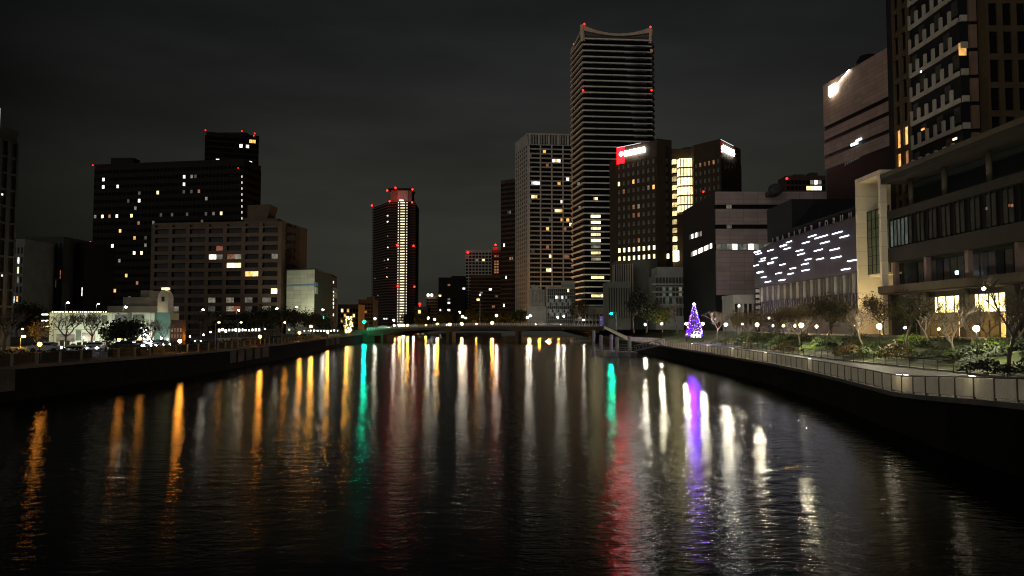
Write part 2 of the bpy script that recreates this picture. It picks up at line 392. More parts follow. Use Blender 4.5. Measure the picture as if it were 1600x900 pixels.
# ------------------------------------------------------------------ buildings
def offset(poly, d):
    n = len(poly); o = []
    for i in range(n):
        p0, p1, p2 = Vector(poly[i-1]), Vector(poly[i]), Vector(poly[(i+1) % n])
        e1 = (p1-p0).normalized(); e2 = (p2-p1).normalized()
        n1 = Vector((e1.y, -e1.x)); n2 = Vector((e2.y, -e2.x)); k = (n1+n2)
        k = k/max(.2, k.dot(n1)) if k.length > .1 else n1
        o.append(tuple(p1+k*d))
    return o
_W = {}
def winmesh(w, h, m_, name='window'):
    k = (round(w, 2), round(h, 2), m_.name)
    if k not in _W:
        s = MB(); s.box(-w/2, w/2, -.06, .06, -h/2, h/2); _W[k] = s.mesh('window', m_)
    return _W[k]
def grid(root, wall, a, b, z0, z1, cols, rows, lit=(), pier=.3, span=.9, dep=.5, glass=None, mi=0, budget=None, dim=(), pierdep=None, wfrac=1, off=0, wide=1, step=1):
    """relief of piers and spandrels on one face of a building; every window its own part up to the budget"""
    glass = glass or GLASS
    a = Vector((a[0], a[1], 0)); b = Vector((b[0], b[1], 0)); d = b-a; Lg = d.length; u = d/Lg; n = Vector((u.y, -u.x, 0))
    cw = Lg/cols; fh = (z1-z0)/rows; pd = dep+.04 if pierdep is None else pierdep
    if span > 0:
        for r in range(rows+1):
            zc = z0+r*fh; h0 = zc-span/2 if r else zc; h1 = zc+span/2 if r < rows else zc
            if h1 > h0: wall.fbox(a+u*.02-n*.1+Vector((0, 0, h0)), u*(Lg-.04), n*(dep+.1), (0, 0, h1-h0), mi)
    if pier > 0:
        for c in range(cols+1):
            x0 = max(.003, c*cw-pier/2); x1 = min(Lg-.003, c*cw+pier/2)
            wall.fbox(a+u*x0-n*.1+Vector((0, 0, z0-.004)), u*(x1-x0), n*(pd+.1), (0, 0, z1-z0+.008), mi)
    ww = (cw-max(pier, .05))*wfrac; wh = fh-max(span, .05)
    litc = {}
    for e in lit:
        p = on_plane(e[0], e[1], a, n)
        if p is None: continue
        t = (p-a).dot(u); c = int(t//cw); r = int((p.z-z0)//fh); nw = e[3] if len(e) > 3 else 1
        if t < 0 or c >= cols or r < 0 or r >= rows: continue
        for q in range(nw):
            if 0 <= c+q < cols: litc[(r, c+q)] = e[2]
    ang = math.atan2(u.y, u.x)
    cells = [(r, c) for r in range(rows) for c in range(cols)]
    for (r, c), k in dim if dim else (): litc.setdefault((r, c), k)
    cells.sort(key=lambda x: (x not in litc, -x[0]))
    bud = root.get('_b', 100); rest = MB()
    for (r, c) in cells:
        ctr = a+u*((c+.5)*cw)+n*.05+Vector((0, 0, z0+(r+.5)*fh))
        k = litc.get((r, c)); m_ = L[k] if k else glass
        if bud > 0:
            o = bpy.data.objects.new('window', winmesh(ww, wh, m_)); COL.objects.link(o); o.parent = root
            o.location = ctr-ORG[root.name]; o.rotation_euler = (0, 0, ang); bud -= 1
        else:
            rest.fbox(ctr-u*ww/2-n*.06-Vector((0, 0, wh/2)), u*ww, n*.12, (0, 0, wh), 0 if not k else 1)
    root['_b'] = bud
    if rest.v: RESTS.setdefault(root.name, []).append((rest, glass, root))
RESTS = {}
def flush(root):
    """the windows past the first hundred: one part"""
    lst = RESTS.pop(root.name, [])
    if lst:
        s = MB(); mats = []
        for r, g, _ in lst:
            if g not in mats: mats.append(g)
            i = mats.index(g); k = len(s.v); s.v += r.v; s.f += [tuple(x+k for x in f) for f in r.f]; s.m += [i]*len(r.f)
        tag(s.build('window', mats, root), kind='stuff')
    if '_b' in root: del root['_b']
REDS = emis('red_beacon_strong', (1, .006, .004), 26, nee=True)
def beacon(root, p, r=.45, name='red_beacon'):
    s = MB(); s.ball(p, r*.62, 8, 5); s.build(name, REDS if r > 1 else RED, root)
def quad(pa, pb, back=18, side=None):
    """footprint: front edge pa->pb then straight back"""
    a, b = Vector(pa), Vector(pb); u = (b-a).normalized(); n = Vector((u.y, -u.x))
    return [tuple(a), tuple(b), tuple(b-n*back), tuple(a-n*back)]

def simple(name, label, pxa, pxb, Ya, Yb, ytop, wallm, cols, rows, lit=(), z0=GZ, back=18, pier=.4, span=1.0, dep=.35, glass=None,
           zb=None, side=None, budget=100, top=True, roofbox=None, **kw):
    a = (X2(pxa, Ya), Ya); b = (X2(pxb, Yb), Yb); zt = Z2(ytop, Ya)
    r = thing(name, label, 'building', (a[0], a[1], z0)); r['_b'] = budget
    poly = quad(a, b, back); w = MB(); w.prism(poly, z0, zt)
    zb = z0+4 if zb is None else zb
    grid(r, w, a, b, zb, zt-1.2, cols, rows, lit, pier, span, dep, glass, **kw)
    for s_ in (side or []):          # which side faces: 'l' or 'r'
        i0, i1 = (3, 0) if s_[0] == 'l' else (1, 2)
        grid(r, w, poly[i0], poly[i1], zb, zt-1.2, s_[1], rows, lit, pier, span, dep, glass, **kw)
    w.build('wall', wallm, r)
    if top:
        q = MB(); q.ring(offset(poly, -.3), offset(poly, .12), zt-.005, zt+.9); q.build('parapet', wallm, r)
    for (xa, xb, h, dd) in (roofbox or []):
        q = MB(); ya = Ya+dd; q.box(X2(xa, ya), X2(xb, ya), ya, ya+6, zt+.002, zt+h); q.build('roof_plant_room', wallm, r)
    flush(r)
    return r, poly, zt

BR = lambda n, c, **k: mat(n, c, .85, .2, .35, **k)
DBROWN = BR('dark_brown_tile', (.012, .009, .006)); BROWN = BR('brown_tile', (.10, .075, .05)); TAUPE = BR('taupe_tile', (.115, .08, .055))
HG = mat('hotel_curtain_glass', (.14, .135, .12), .5, .6, .5)
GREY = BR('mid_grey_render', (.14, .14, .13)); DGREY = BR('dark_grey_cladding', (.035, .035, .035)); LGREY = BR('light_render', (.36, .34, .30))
BRICK = BR('red_brown_brick', (.085, .045, .028)); STONE = BR('pale_stone', (.26, .25, .22)); BLACKW = BR('black_cladding', (.008, .008, .010), spec=.2)

# far left tower cut by the frame
r, poly, zt = simple('office_tower', 'dark tower cut off by the left edge of the photo', -150, 18, 108, 128, 160, DGREY, 10, 11, (), z0=LZ, pier=.9, span=.35, dep=.35, back=22)
a, b_ = Vector((*poly[0], 0)), Vector((*poly[1], 0))
s = MB(); p = on_plane(3, 190, a, Vector(((b_-a).y, -(b_-a).x, 0)).normalized())
s.cbox(p+Vector((.1, -.75, 0)), (.12, .12, 4.2)); s.build('light_tube', emis('tube_grey', (.9, .95, 1), .5), r)
for py in (305, 427, 431): 
    p = on_plane(7, py, a, Vector(((b_-a).y, -(b_-a).x, 0)).normalized()); s = MB(); s.cbox(p+Vector((.1, -.75, 0)), (.25, .2, .3)); s.build('light_tube', L['w'], r)
simple('office_building', 'grey ribbed office block between the left edge and the dark brown slab', 36, 97, 240, 240, 374, DGREY, 9, 9,
       [(31, 412, 'w'), (39, 412, 'c'), (39, 420, 'Y'), (31, 420, 'Y'), (58, 437, 'w'), (71, 421, 'd'), (92, 422, 'e'), (39, 461, 'w'), (71, 472, 'd'), (86, 438, 'h')], z0=LZ, pier=.9, span=.25, dep=.4)
simple('office_building', 'lower dark ribbed block attached right of the grey ribbed office block', 97.2, 131, 246, 246, 385, DBROWN, 6, 8,
       [(108, 450, 'd'), (114, 458, 'd'), (127, 458, 'w'), (106, 425, 'h')], z0=LZ, pier=.8, span=.25, dep=.4)
simple('apartment_building', 'narrow grey flats left of the ribbed office block, with lit windows', 19, 35.5, 225, 225, 378, GREY, 3, 8,
       [(22, 386, 'w'), (31, 412, 'w'), (31, 420, 'Y'), (29, 462, 'o'), (21, 474, 'c'), (28, 436, 'd')], z0=LZ)

# dark brown slab
lit = [(162,278,'w'),(161.5,289,'w'),(185,290,'w'),(288,282,'w'),(300,281.5,'d'),(303,281.5,'h'),(287,289,'w'),(244,303,'y'),(220,310,'w'),(209,326.6,'d'),(150,336,'d'),
       (162,336,'y'),(174,336,'e'),(185,336,'w'),(208,336,'y'),(346,330,'y'),(335,331,'d'),(335,338,'d'),(271.5,358,'w'),(267,358,'d'),(208,370,'o'),(174,379,'Y'),
       (209,394,'Y'),(224,394,'Y'),(257,405.5,'e'),(243,429.5,'o'),(256,429.5,'o'),(272,441,'y'),(176,432,'w'),(173,439,'d'),(162,421,'d'),(257,455,'y'),(270,381.6,'d'),
       (254,336,'h'),(152,402,'e'),(188,412,'d'),(195,425,'o'),(214,446,'e'),(230,380,'d'),(189,356,'o'),(168,398,'d'),(219,352,'e'),(240,350,'d'),(313,300,'e'),(325,315,'d'),(178,460,'o'),(203,471,'d'),(225,462,'y'),(268,338,'h'),(290,336,'h'),(323,337,'h'),(313,346,'h'),(198,318,'h'),(219,300,'h'),(300,303,'h'),(290,303,'h'),(228,370,'h')]
r, poly, zt = simple('apartment_building', 'wide dark brown slab, the broadest building at left, with scattered lit windows', 142, 376, 345, 333, 260, DBROWN, 40, 21, lit,
       z0=LZ, pier=.45, span=1.95, dep=.2, back=16, side=[('r', 5)], wfrac=.75, glass=mat('slab_window', (.004, .0035, .003), .7, .4, .6, spec=.02), roofbox=[(167, 203, 5, 4), (218, 232, 1.6, 3), (254, 266, 1.8, 3), (277, 288, 1.8, 3)])
beacon(r, P(145, 258, 343)); beacon(r, P(141, 378, 343), .5); beacon(r, P(372, 262.5, 331), .3)
for i in range(8):
    p = P(378, 276+i*9.3, 331); s = MB(); s.cbox(p, (.3, .4, 1.0)); s.build('stair_light', emis('stair_glow', (1, .93, .8), .9), r)
# lower hotel-like block with long balconies
lit = [(343,392,'r'),(331,404,'w'),(343.5,404,'d'),(359,404,'e'),(372.5,404,'d'),(359,416,'Y'),(372,416,'y'),(388,427,'o'),(400.5,427,'y'),(434,403,'d'),(434,451,'Y'),
       (331,464,'d'),(359,464,'d'),(388,464,'d'),(420,464,'d'),(330,477,'d'),(360,477,'d'),(372.5,477,'r'),(390,477,'d'),(418,477,'d'),(275,477,'d'),(331,489,'h'),(388,489,'h'),(344,502,'d')]
r, poly, zt = simple('hotel_building', 'taupe block with long horizontal balconies and stepped roof left of the floodlit box', 237, 438, 307, 300, 352, TAUPE, 14, 12, lit,
       z0=LZ, pier=0, span=1.5, dep=1.2, back=26, zb=LZ+1.5)
for x in (239, 266, 293, 323, 351, 380, 407, 437):
    q = MB(); Yq = 308-(x-212)/226*8; q.box(X2(x, Yq)-.75, X2(x, Yq)+.75, Yq-1.25, Yq+.2, LZ, zt); q.build('pier', TAUPE, r)
q = MB()       # scalloped end
for k in range(13):
    z0_, z1_ = LZ+2+k*(zt-LZ-2)/13, LZ+2+(k+.72)*(zt-LZ-2)/13
    q.lathe((X2(447, 306), 306+1, 0), [(2.2, z0_), (3.3, z0_+.2), (3.3, z1_-.2), (2.2, z1_)], 14)
q.lathe((X2(447, 306), 307, 0), [(2.0, LZ), (2.0, zt)], 14)
q.build('round_balcony', BR('plum_tile', (.06, .04, .034)), r)
q = MB(); q.box(X2(440, 309), X2(457, 309), 312, 325, LZ, Z2(351, 309)); q.build('end_wall', BR('plum_tile', (.06, .04, .034)), r)
q = MB(); q.box(X2(378, 309), X2(432, 309), 309, 325, zt, Z2(341, 309)); q.build('upper_storey', BROWN, r)
q = MB(); za = Z2(341, 312)+.005; xa, xb = X2(384, 312), X2(415, 312)
q.add([(xa, 312, za), (xb, 312, za), (xb+1.3, 312, za+6), (xa, 312, za+5.5), (xa, 322, za), (xb, 322, za), (xb+1.3, 322, za+6), (xa, 322, za+5.5)],
      [(0, 1, 2, 3), (1, 5, 6, 2), (5, 4, 7, 6), (4, 0, 3, 7), (3, 2, 6, 7), (0, 4, 5, 1)]); q.build('sloped_crown', BROWN, r)
# tower behind
lit = [(378.7,224.7,'w'),(385,224.7,'w'),(393,225,'o'),(397,225,'o'),(341,249,'w'),(325.5,258.4,'y'),(332.7,260,'Y'),(353.5,271,'w'),(362.7,256.7,'d'),(389,257.8,'w'),(384,252,'d'),
       (384,268,'y'),(389,268.4,'y'),(393,279,'Y'),(398,279,'w'),(395.6,311.8,'o'),(398,311.8,'y'),(397,268,'h')]
r, poly, zt = simple('apartment_tower', 'dark tower with red roof lights rising behind the wide brown slab', 317, 400, 430, 440, 208, DBROWN, 16, 34, lit, pier=.12, span=1.15, dep=.8, z0=LZ, back=20, side=[('l', 6)])
for x, y in ((321, 203.5), (378, 205), (398, 208.5), (396.5, 212)): beacon(r, P(x, y, 429), .62)
q = MB(); q.box(X2(338, 436), X2(380, 436), 436, 450, zt, zt+2); q.build('roof_plant_room', BLACKW, r)
# floodlit box
a = (X2(440, 292), 298); b_ = (X2(491, 292), 292); c_ = (X2(526, 345), 345)
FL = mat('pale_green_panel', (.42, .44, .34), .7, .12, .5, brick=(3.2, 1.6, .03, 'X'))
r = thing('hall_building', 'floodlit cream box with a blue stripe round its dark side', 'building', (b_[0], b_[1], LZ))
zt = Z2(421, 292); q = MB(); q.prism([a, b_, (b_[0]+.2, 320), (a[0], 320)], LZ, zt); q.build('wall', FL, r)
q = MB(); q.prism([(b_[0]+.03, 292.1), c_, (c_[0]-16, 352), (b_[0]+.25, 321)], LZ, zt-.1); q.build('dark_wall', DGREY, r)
u = Vector((c_[0]-b_[0], c_[1]-b_[1], 0)); n = Vector((u.y, -u.x, 0)).normalized()
for (za, zb, mm, nm) in ((Z2(447, 292), Z2(442, 292)+.3, mat('blue_stripe', (.10, .22, .42), .6), 'blue_stripe'), (Z2(459, 292), Z2(448.5, 292), FL, 'cream_band')):
    q = MB(); q.fbox(Vector((b_[0]+.1, 292.1, za))+n*.02, u*.98, n*.3, (0, 0, zb-za)); q.build(nm, mm, r)
q = MB(); q.fbox((a[0], a[1]-.02, Z2(446, 292)), (b_[0]-a[0]-.01, b_[1]-a[1]-.01, 0), (0, -.15, 0), (0, 0, .5)); q.build('blue_stripe', _M['blue_stripe'], r)
q = MB(); q.ring(offset([a, b_, c_, (c_[0]-16, 352), (a[0], 352)], -.3), offset([a, b_, c_, (c_[0]-16, 352), (a[0], 352)], .1), zt+.003, zt+.5); q.build('roof_edge', DGREY, r)
for y in (441, 456, 462, 468, 474, 480, 492):
    p = P(521, y, 334); q = MB(); q.cbox(p, (.35, .35, 1.1 if y < 445 or y > 470 else .7)); q.build('wall_light', L['w'], r)
for x in (452, 474):
    light('SPOT', P(x, 503, 280), (1, .98, .72), 5200, .5, r, rot=(0, 14, 14), cone=R(110))

# central tower with the lit stair column
YT = 880; a = (X2(582, YT+45), YT+45); b_ = (X2(607, YT), YT); c_ = (X2(647.5, YT+4), YT+4)
r = thing('apartment_tower', 'tall tower at the end of the river with a bright column of landing lights', 'building', (b_[0], b_[1], 4)); r['_b'] = 100
poly = [a, b_, c_, (c_[0]-2, YT+50)]; zt = Z2(315, YT); zb = 6; rows = 46; fh = (zt-zb)/rows
w = MB(); w.prism(poly, 4, zt); w.build('wall', BR('tower_brown', (.02, .015, .011)), r)
bal = MB(); bal.ring(offset(poly, .05), offset(poly, 1.3), 0, 1.15); bm_ = bal.mesh('balcony', BR('balcony_tan', (.085, .062, .045)), (b_[0], b_[1], 0))
for i in range(rows):
    o = bpy.data.objects.new('balcony', bm_); COL.objects.link(o); o.parent = r; o.location = (0, 0, zb+i*fh-4)
xs0, xs1 = X2(620.5, YT-2.6), X2(635.5, YT-2.6)
q = MB(); q.box(xs0, xs1, YT-2.6, YT, 4, zt+.5); q.build('stair_shaft', BR('balcony_tan', (.085, .062, .045)), r)
LD = emis('landing_white', (1, .95, .8), 3.0, .25)
wd_ = MB(); wd_.box(-2.6, 2.6, -.1, .1, -.62, .62); wm_ = wd_.mesh('landing_window', emis('landing_warm', (1, .84, .48), 2.2, .5))
for i in range(rows):
    z = zb+(i+.5)*fh
    o = bpy.data.objects.new('landing_window', wm_); COL.objects.link(o); o.parent = r; o.location = Vector(((xs0+xs1)/2, YT-2.75, z))-ORG[r.name]
q1 = MB()
for i in range(rows):
    z = zb+(i+.5)*fh
    q1.cbox((xs0+.7, YT-2.9, z), (.95, .5, 1.1)); q1.cbox((xs1-.5, YT-2.9, z), (.95, .5, 1.1))
tag(q1.build('landing_light', LD, r), kind='stuff')
for (x, y, k) in [(605.6,337,'w'),(605.6,346.5,'w'),(605.8,369,'d'),(606,386.5,'c'),(606.3,405.5,'w'),(604.7,418.6,'e'),(605,432.5,'w'),(586,435,'d'),(590.5,461.6,'d'),(600.5,498,'w'),(604,498,'w'),(601,407,'d')]:
    q = MB(); p = P(x, y, YT-2+max(0, (607-x))*1.7); q.cbox(p, (1.6, 1.2, 1.3)); q.build('window', L[k], r)
q = MB(); q.box(X2(609, YT+6), X2(642, YT+6), YT+6, YT+30, zt, Z2(297, YT+6)); q.build('crown', BR('tan_crown', (.17, .13, .09)), r)
q = MB(); q.box(X2(609, YT+6)-2.5, X2(642, YT+6)+1, YT+4, YT+32, Z2(297, YT+6), Z2(294.5, YT+6)); q.build('crown_roof', BLACKW, r)
q = MB(); q.box(X2(620, YT+5.6), X2(636, YT+5.6), YT+5.2, YT+5.9, zt, Z2(298, YT+6)); q.build('crown_panel', LGREY, r)
for x, y in ((605, 297.5), (618, 293.5), (644.4, 296), (581, 321), (609, 314.5), (644, 316), (620.5, 383), (646, 384), (621.4, 447), (647.6, 448)): beacon(r, P(x, y, YT-6), 1.5)
light('POINT', P(615.5, 310.5, YT-3), (1, .05, .03), 1500, .5, r)
for x in (627, 629.5, 625): q = MB(); q.ball(P(x, 313, YT-4), .9); q.build('top_light', LD, r)

# far blocks in the middle of the picture
r, _, _ = simple('office_building', 'dark block with a brown face and few lit windows, left of the grid tower group', 685, 727, 700, 700, 435, DBROWN, 9, 12,
       [(703,445,'e'),(688,463,'y'),(688,486,'w'),(700,467,'d'),(700,476,'w'),(700,487,'w'),(725,451,'c')], span=1.6, roofbox=[(705, 727, 2.5, 3)])
r, _, zt = simple('office_building', 'small block with two white lights on its roof edge beside the central tower', 666, 684, 640, 640, 464, BR('orange_brown_render', (.16, .10, .05)), 4, 8, [(669,497,'d')], glass=GLASS)
for x in (669, 674.5): q = MB(); q.ball(P(x, 461, 638), 1.2); q.build('roof_light', emis('roof_white', (.95, .97, 1), 6), r)
simple('apartment_tower', 'pale grid apartment tower with one red roof light, behind the brick blocks', 727, 768, 740, 740, 392, LGREY, 8, 22,
       [(755,404,'y'),(732,400,'h'),(747,408,'d')], pier=.8, span=1.1, dep=.5)
r, _, _ = simple('apartment_tower', 'slim tower with a red-lit crown and warm stair windows', 768, 783, 690, 690, 392, BR('rust_tile', (.09, .04, .025)), 4, 26,
       [(x, y, 'e') for x in (772, 775.5, 779) for y in range(402, 432, 5)]+[(772,440,'o')], pier=.4, span=1.0)
q = MB(); q.box(X2(770, 690), X2(778, 690), 692, 698, Z2(392, 690), Z2(386, 690)); q.build('crown', mat('red_paint', (.5, .03, .02)), r); light('POINT', P(773, 388, 686), (1, .05, .02), 900, .6, r); beacon(r, P(774.5, 382.5, 689), 1.2)
for x in (731, 728): q = MB(); q.ball(P(731, 394.5, 735), 1.3); tag(q.build('red_beacon', RED), 'red aircraft light on the pale grid tower' if x == 731 else 'red aircraft light at the corner of the pale grid tower', 'beacon') if x == 731 else None
simple('apartment_building', 'brown brick flats with faint balcony lines in front of the pale grid tower', 735, 783, 600, 600, 431, BRICK, 10, 13,
       [(747,470,'y'),(766,451,'w'),(750,460,'d'),(741,488,'h'),(770,478,'e'),(775,462,'h')], pier=.15, span=1.1, dep=.6)
simple('apartment_building', 'small low flats with warm lit windows at the far river end', 652, 666, 720, 720, 489, BROWN, 4, 2, [(655,491,'y'),(659,491,'y')], z0=4, zb=5)
simple('apartment_tower', 'plain dark brown tower tucked against the pale grid tower', 783, 809, 520, 512, 284, BR('umber', (.045, .03, .022)), 8, 30,
       [(797,330,'d'),(795,330,'h'),(787,383,'w'),(789,383,'w'),(801,401,'d'),(797,401,'e'),(790,432,'c'),(789,475,'w')], pier=.3, span=1.2, dep=.4, back=20)
# pale grid tower
lit = [(851,239,'o'),(866,248.7,'w'),(870,248.7,'w'),(874,248.7,'w'),(857,255,'e'),(869,255,'o'),(832,286.4,'c'),(836,286.4,'c'),(840,286.4,'c'),(885.4,281,'w'),(873.7,288,'o'),(832,310.6,'y'),(836.5,310.6,'o'),
       (879.5,312.5,'w'),(869,328,'y'),(873,328,'y'),(878,328,'o'),(880,344.7,'o'),(887.6,344.7,'o'),(891,352,'y'),(853.5,360,'o'),(860,399.4,'y'),(884,399.8,'e'),(887,399.8,'e'),(855,423.6,'y'),(861.6,423.6,'w'),
       (882,360,'e'),(854,383,'e'),(813,277,'o'),(812,301,'o'),(810,247.6,'y'),(813,333,'o'),(814,395,'d'),(829,244,'h'),(829,262,'h'),(829,317,'h'),(833,393,'h'),(860,343,'h')]
Y0 = 480; a = (X2(807, Y0+26), Y0+26); b_ = (X2(826, Y0), Y0); c_ = (X2(899, Y0+3), Y0+3)
r = thing('apartment_tower', 'tall pale tower with a regular window grid and louvred crown', 'building', (b_[0], b_[1], GZ)); r['_b'] = 100
poly = [a, b_, c_, (c_[0], Y0+30), (a[0]+2, Y0+34)]; zt = Z2(209, Y0); w = MB(); w.prism(poly, GZ, zt)
PG = BR('pale_grid_render', (.34, .325, .29)); zl = Z2(226, Y0); zb = GZ+6; rows = 38
grid(r, w, b_, c_, zb, zl, 16, rows, lit, 0, .85, 1.3); grid(r, w, a, b_, zb, zl, 6, rows, lit, .9, 1.0, .9)
uu = Vector((c_[0]-b_[0], c_[1]-b_[1], 0))
for i in range(5): w.fbox(Vector((b_[0], b_[1], zb))+uu*(i*.2425)-Vector((0, 1.5, 0)), (.9, 0, 0), (0, 1.5, 0), (0, 0, zl-zb))
for i in range(29): w.fbox(Vector((b_[0], b_[1], zl+.01))+uu*(i/29)-Vector((0, .9, 0)), (.42 if i % 6 else 1.0, 0, 0), (0, .9, 0), (0, 0, zt-zl-.5))
u2 = Vector((b_[0]-a[0], b_[1]-a[1], 0)); n2 = Vector((u2.y, -u2.x, 0)).normalized()
for i in range(12): w.fbox(Vector((a[0], a[1], zl+.01))+u2*(i/12), u2*.045, n2*.9, (0, 0, zt-zl-.5))
w.ring(offset(poly, -.2), offset(poly, 1.0), zt-.6, zt+.3); w.build('wall', PG, r)
q = MB(); q.prism(offset(poly, .06), zl+.02, zt-.62); q.build('crown_louvre', BLACKW, r); flush(r)

# the tallest tower with white balcony bands and curved crown
Y0 = 395; b_ = (X2(914, Y0), Y0); a = (X2(896, Y0*1.055), Y0*1.055); c_ = (X2(1019, Y0+3), Y0+3); d_ = (X2(1022.5, Y0+12), Y0+12)
r = thing('apartment_tower', 'tallest tower, black glass with white balcony bands and a sagging curved crown', 'building', (b_[0], b_[1], GZ)); r['_b'] = 60
poly = [a, b_, c_, d_, (d_[0]-3, Y0+32), (a[0]+2, Y0+34)]; zt = Z2(62, Y0); zb = Z2(478, Y0); rows = 44; fh = (zt-zb)/rows
w = MB(); w.prism(poly, GZ, zt); w.build('wall', mat('black_tower_glass', (.005, .0045, .004), .4, .3, .2, spec=.1), r)
BAND = BR('white_balcony_front', (.66, .62, .56))
bal = MB(); bal.ring(offset(poly, .03), offset(poly, 1.3), 0, .62); bm_ = bal.mesh('balcony', BAND, (b_[0], b_[1], 0))
for i in range(rows+1):
    o = bpy.data.objects.new('balcony', bm_); COL.objects.link(o); o.parent = r; o.location = (0, 0, zb+i*fh-GZ)
for i in range(rows-1):          # short curved second parapets at the right, shorter lower down
    f = max(.12, .38-.26*((rows-i)/26)) if i > 10 else .12
    q = MB(); x1 = c_[0]-2.5; x0 = x1-38*f*.9
    q.add([(x0, Y0-1.7, 0), (x1-2.5, Y0-2.4, 0), (x1, Y0-1.2, 0), (x1, Y0+.4, 0), (x0, Y0-.9, 0)], [])
    pp = [(x0, Y0-1.5), (x1-5, Y0-2.7), (x1, Y0-1.6), (x1, Y0+.9), (x0, Y0-1.3)]
    q = MB(); z = zb+(i+.55)*fh; q.prism(pp, z, z+.42); q.build('curved_parapet', BR('grey_parapet', (.17, .165, .16)), r)
for y in (337, 346.5, 356, 365, 375, 384.5, 394, 403, 410, 430, 459):
    k = 'Y' if y in (337, 346.5, 375) else ('d' if y in (384.5, 410) else 'y'); wpx = 20 if y > 420 else 15
    z = zb+(math.floor((Z2(y, Y0)-zb)/fh)+.60)*fh
    for j in range(4):
        x = X2(924+j*wpx/4+wpx/8, Y0); q = MB(); q.box(x-wpx/8*.34+.0, x+wpx/8*.34, Y0-.28, Y0-.08, z-.6, z+.8); q.build('window', L[k], r)
for (x, y, k) in [(929.5,310.5,'o'),(932,310.5,'y'),(904,287,'d'),(906,324,'d'),(1018,79,'e')]:
    p = P(x, y, Y0-.3); q = MB(); q.cbox(p, (1.3, .3, 1.4)); q.build('window', L[k], r)
def sag(t_): return 4.2*(2*t_-1)**2
q = MB(); N = 24      # curved crown on the front edge
A0, C0 = Vector((*offset(poly, .9)[1], 0)), Vector((*offset(poly, .9)[2], 0))
for i in range(N):
    t0, t1 = i/N, (i+1)/N; p0, p1 = A0.lerp(C0, t0), A0.lerp(C0, t1); z0_, z1_ = Z2(51.5, Y0)+sag(t0), Z2(51.5, Y0)+sag(t1)
    th0, th1 = 1.3+1.8*abs(2*t0-1)**3, 1.3+1.8*abs(2*t1-1)**3
    q.add([(p0.x, p0.y, z0_-th0), (p1.x, p1.y, z1_-th1), (p1.x, p1.y, z1_), (p0.x, p0.y, z0_), (p0.x, p0.y+2, z0_-th0), (p1.x, p1.y+2, z1_-th1), (p1.x, p1.y+2, z1_), (p0.x, p0.y+2, z0_)],
          [(0, 1, 2, 3), (3, 2, 6, 7), (0, 4, 5, 1), (4, 7, 6, 5)])
Bk = Vector((*offset(poly, .9)[0], 0)); 
for i in range(8):
    t0, t1 = i/8, (i+1)/8; p0, p1 = A0.lerp(Bk, t0), A0.lerp(Bk, t1); g = lambda t_: Z2(51.5, Y0)+4.2-8.5*t_+3.5*t_*t_
    q.add([(p0.x, p0.y, g(t0)-1.8), (p1.x, p1.y, g(t1)-1.4), (p1.x, p1.y, g(t1)), (p0.x, p0.y, g(t0)), (p0.x+2, p0.y, g(t0)-1.8), (p1.x+2, p1.y, g(t1)-1.4), (p1.x+2, p1.y, g(t1)), (p0.x+2, p0.y, g(t0))],
          [(1, 0, 3, 2), (2, 3, 7, 6), (4, 0, 1, 5), (7, 4, 5, 6)])
q.tube(A0+Vector((.4, .8, zt-1)), A0+Vector((-.3, .2, Z2(40, Y0))), 1.5, 1.0, 8); q.tube(C0+Vector((-.4, .8, zt-1)), C0+Vector((.2, .2, Z2(43, Y0))), .9, 1.1, 8)
q.build('curved_crown', BR('crown_white', (.5, .4, .29)), r)
q = MB(); q.prism(offset(poly, .2), zt+.4, Z2(55, Y0)); q.build('crown_wall', BR('crown_brown', (.07, .055, .04)), r)
for x, y in ((913, 37.5), (1016.5, 42), (897, 69), (1018, 141), (911, 141)): beacon(r, P(x, y, Y0-3 if x != 897 else Y0+17), .85)
flush(r)
q = MB(); q.box(X2(893, 385), X2(960, 385), 386, 394, GZ, Z2(479, 386)); tag(q.build('podium', BR('podium_grey', (.10, .11, .10))), 'low grey podium at the foot of the tallest tower', 'building')

# low gallery-like building with stone gable and glass grid
Y0 = 340
r = thing('gallery_building', 'low stone building with gabled end and glass grid front beyond the bridge', 'building', (X2(825, Y0), Y0, GZ)); r['_b'] = 100
x0, x1, x2 = X2(824, Y0), X2(853, Y0), X2(899, Y0)
w = MB(); w.box(x0, x1, Y0, Y0+12, GZ, Z2(478, Y0)); w.box(x0+1, x1-.5, Y0+2, Y0+12, Z2(478, Y0)-.1, Z2(455, Y0))
w.add([(x0+.6, Y0+1.7, Z2(455, Y0)), (x1, Y0+1.7, Z2(455, Y0)), ((x0+x1)/2-1.5, Y0+1.7, Z2(444, Y0)), (x0+.6, Y0+12, Z2(455, Y0)), (x1, Y0+12, Z2(455, Y0)), ((x0+x1)/2-1.5, Y0+12, Z2(444, Y0))],
      [(0, 1, 2), (3, 5, 4), (0, 2, 5, 3), (1, 4, 5, 2), (0, 3, 4, 1)])
for i in range(4): w.box(x0+1.6+i*1.6, x0+2.1+i*1.6, Y0+1.3, Y0+2, Z2(474, Y0), Z2(453, Y0))
w.box(x1, x2, Y0+1, Y0+12, GZ, Z2(448, Y0)); w.box(X2(880, Y0), x2, Y0+3, Y0+12, Z2(448, Y0), Z2(438, Y0))
grid(r, w, (x1+.8, Y0+1), (x2, Y0+1), GZ+1, Z2(451, Y0), 14, 11, [(877,463.5,'g'),(870,462,'w'),(873,464,'d'),(879,464,'w'),(889,452.7,'y'),(884,464,'d')]+[(858+i*3.1, 470+7*j, 'g') for i in range(12) for j in range(4) if (i*7+j*5) % 3], .12, .16, .15, glass=GLASS2)
w.build('wall', STONE, r); flush(r)

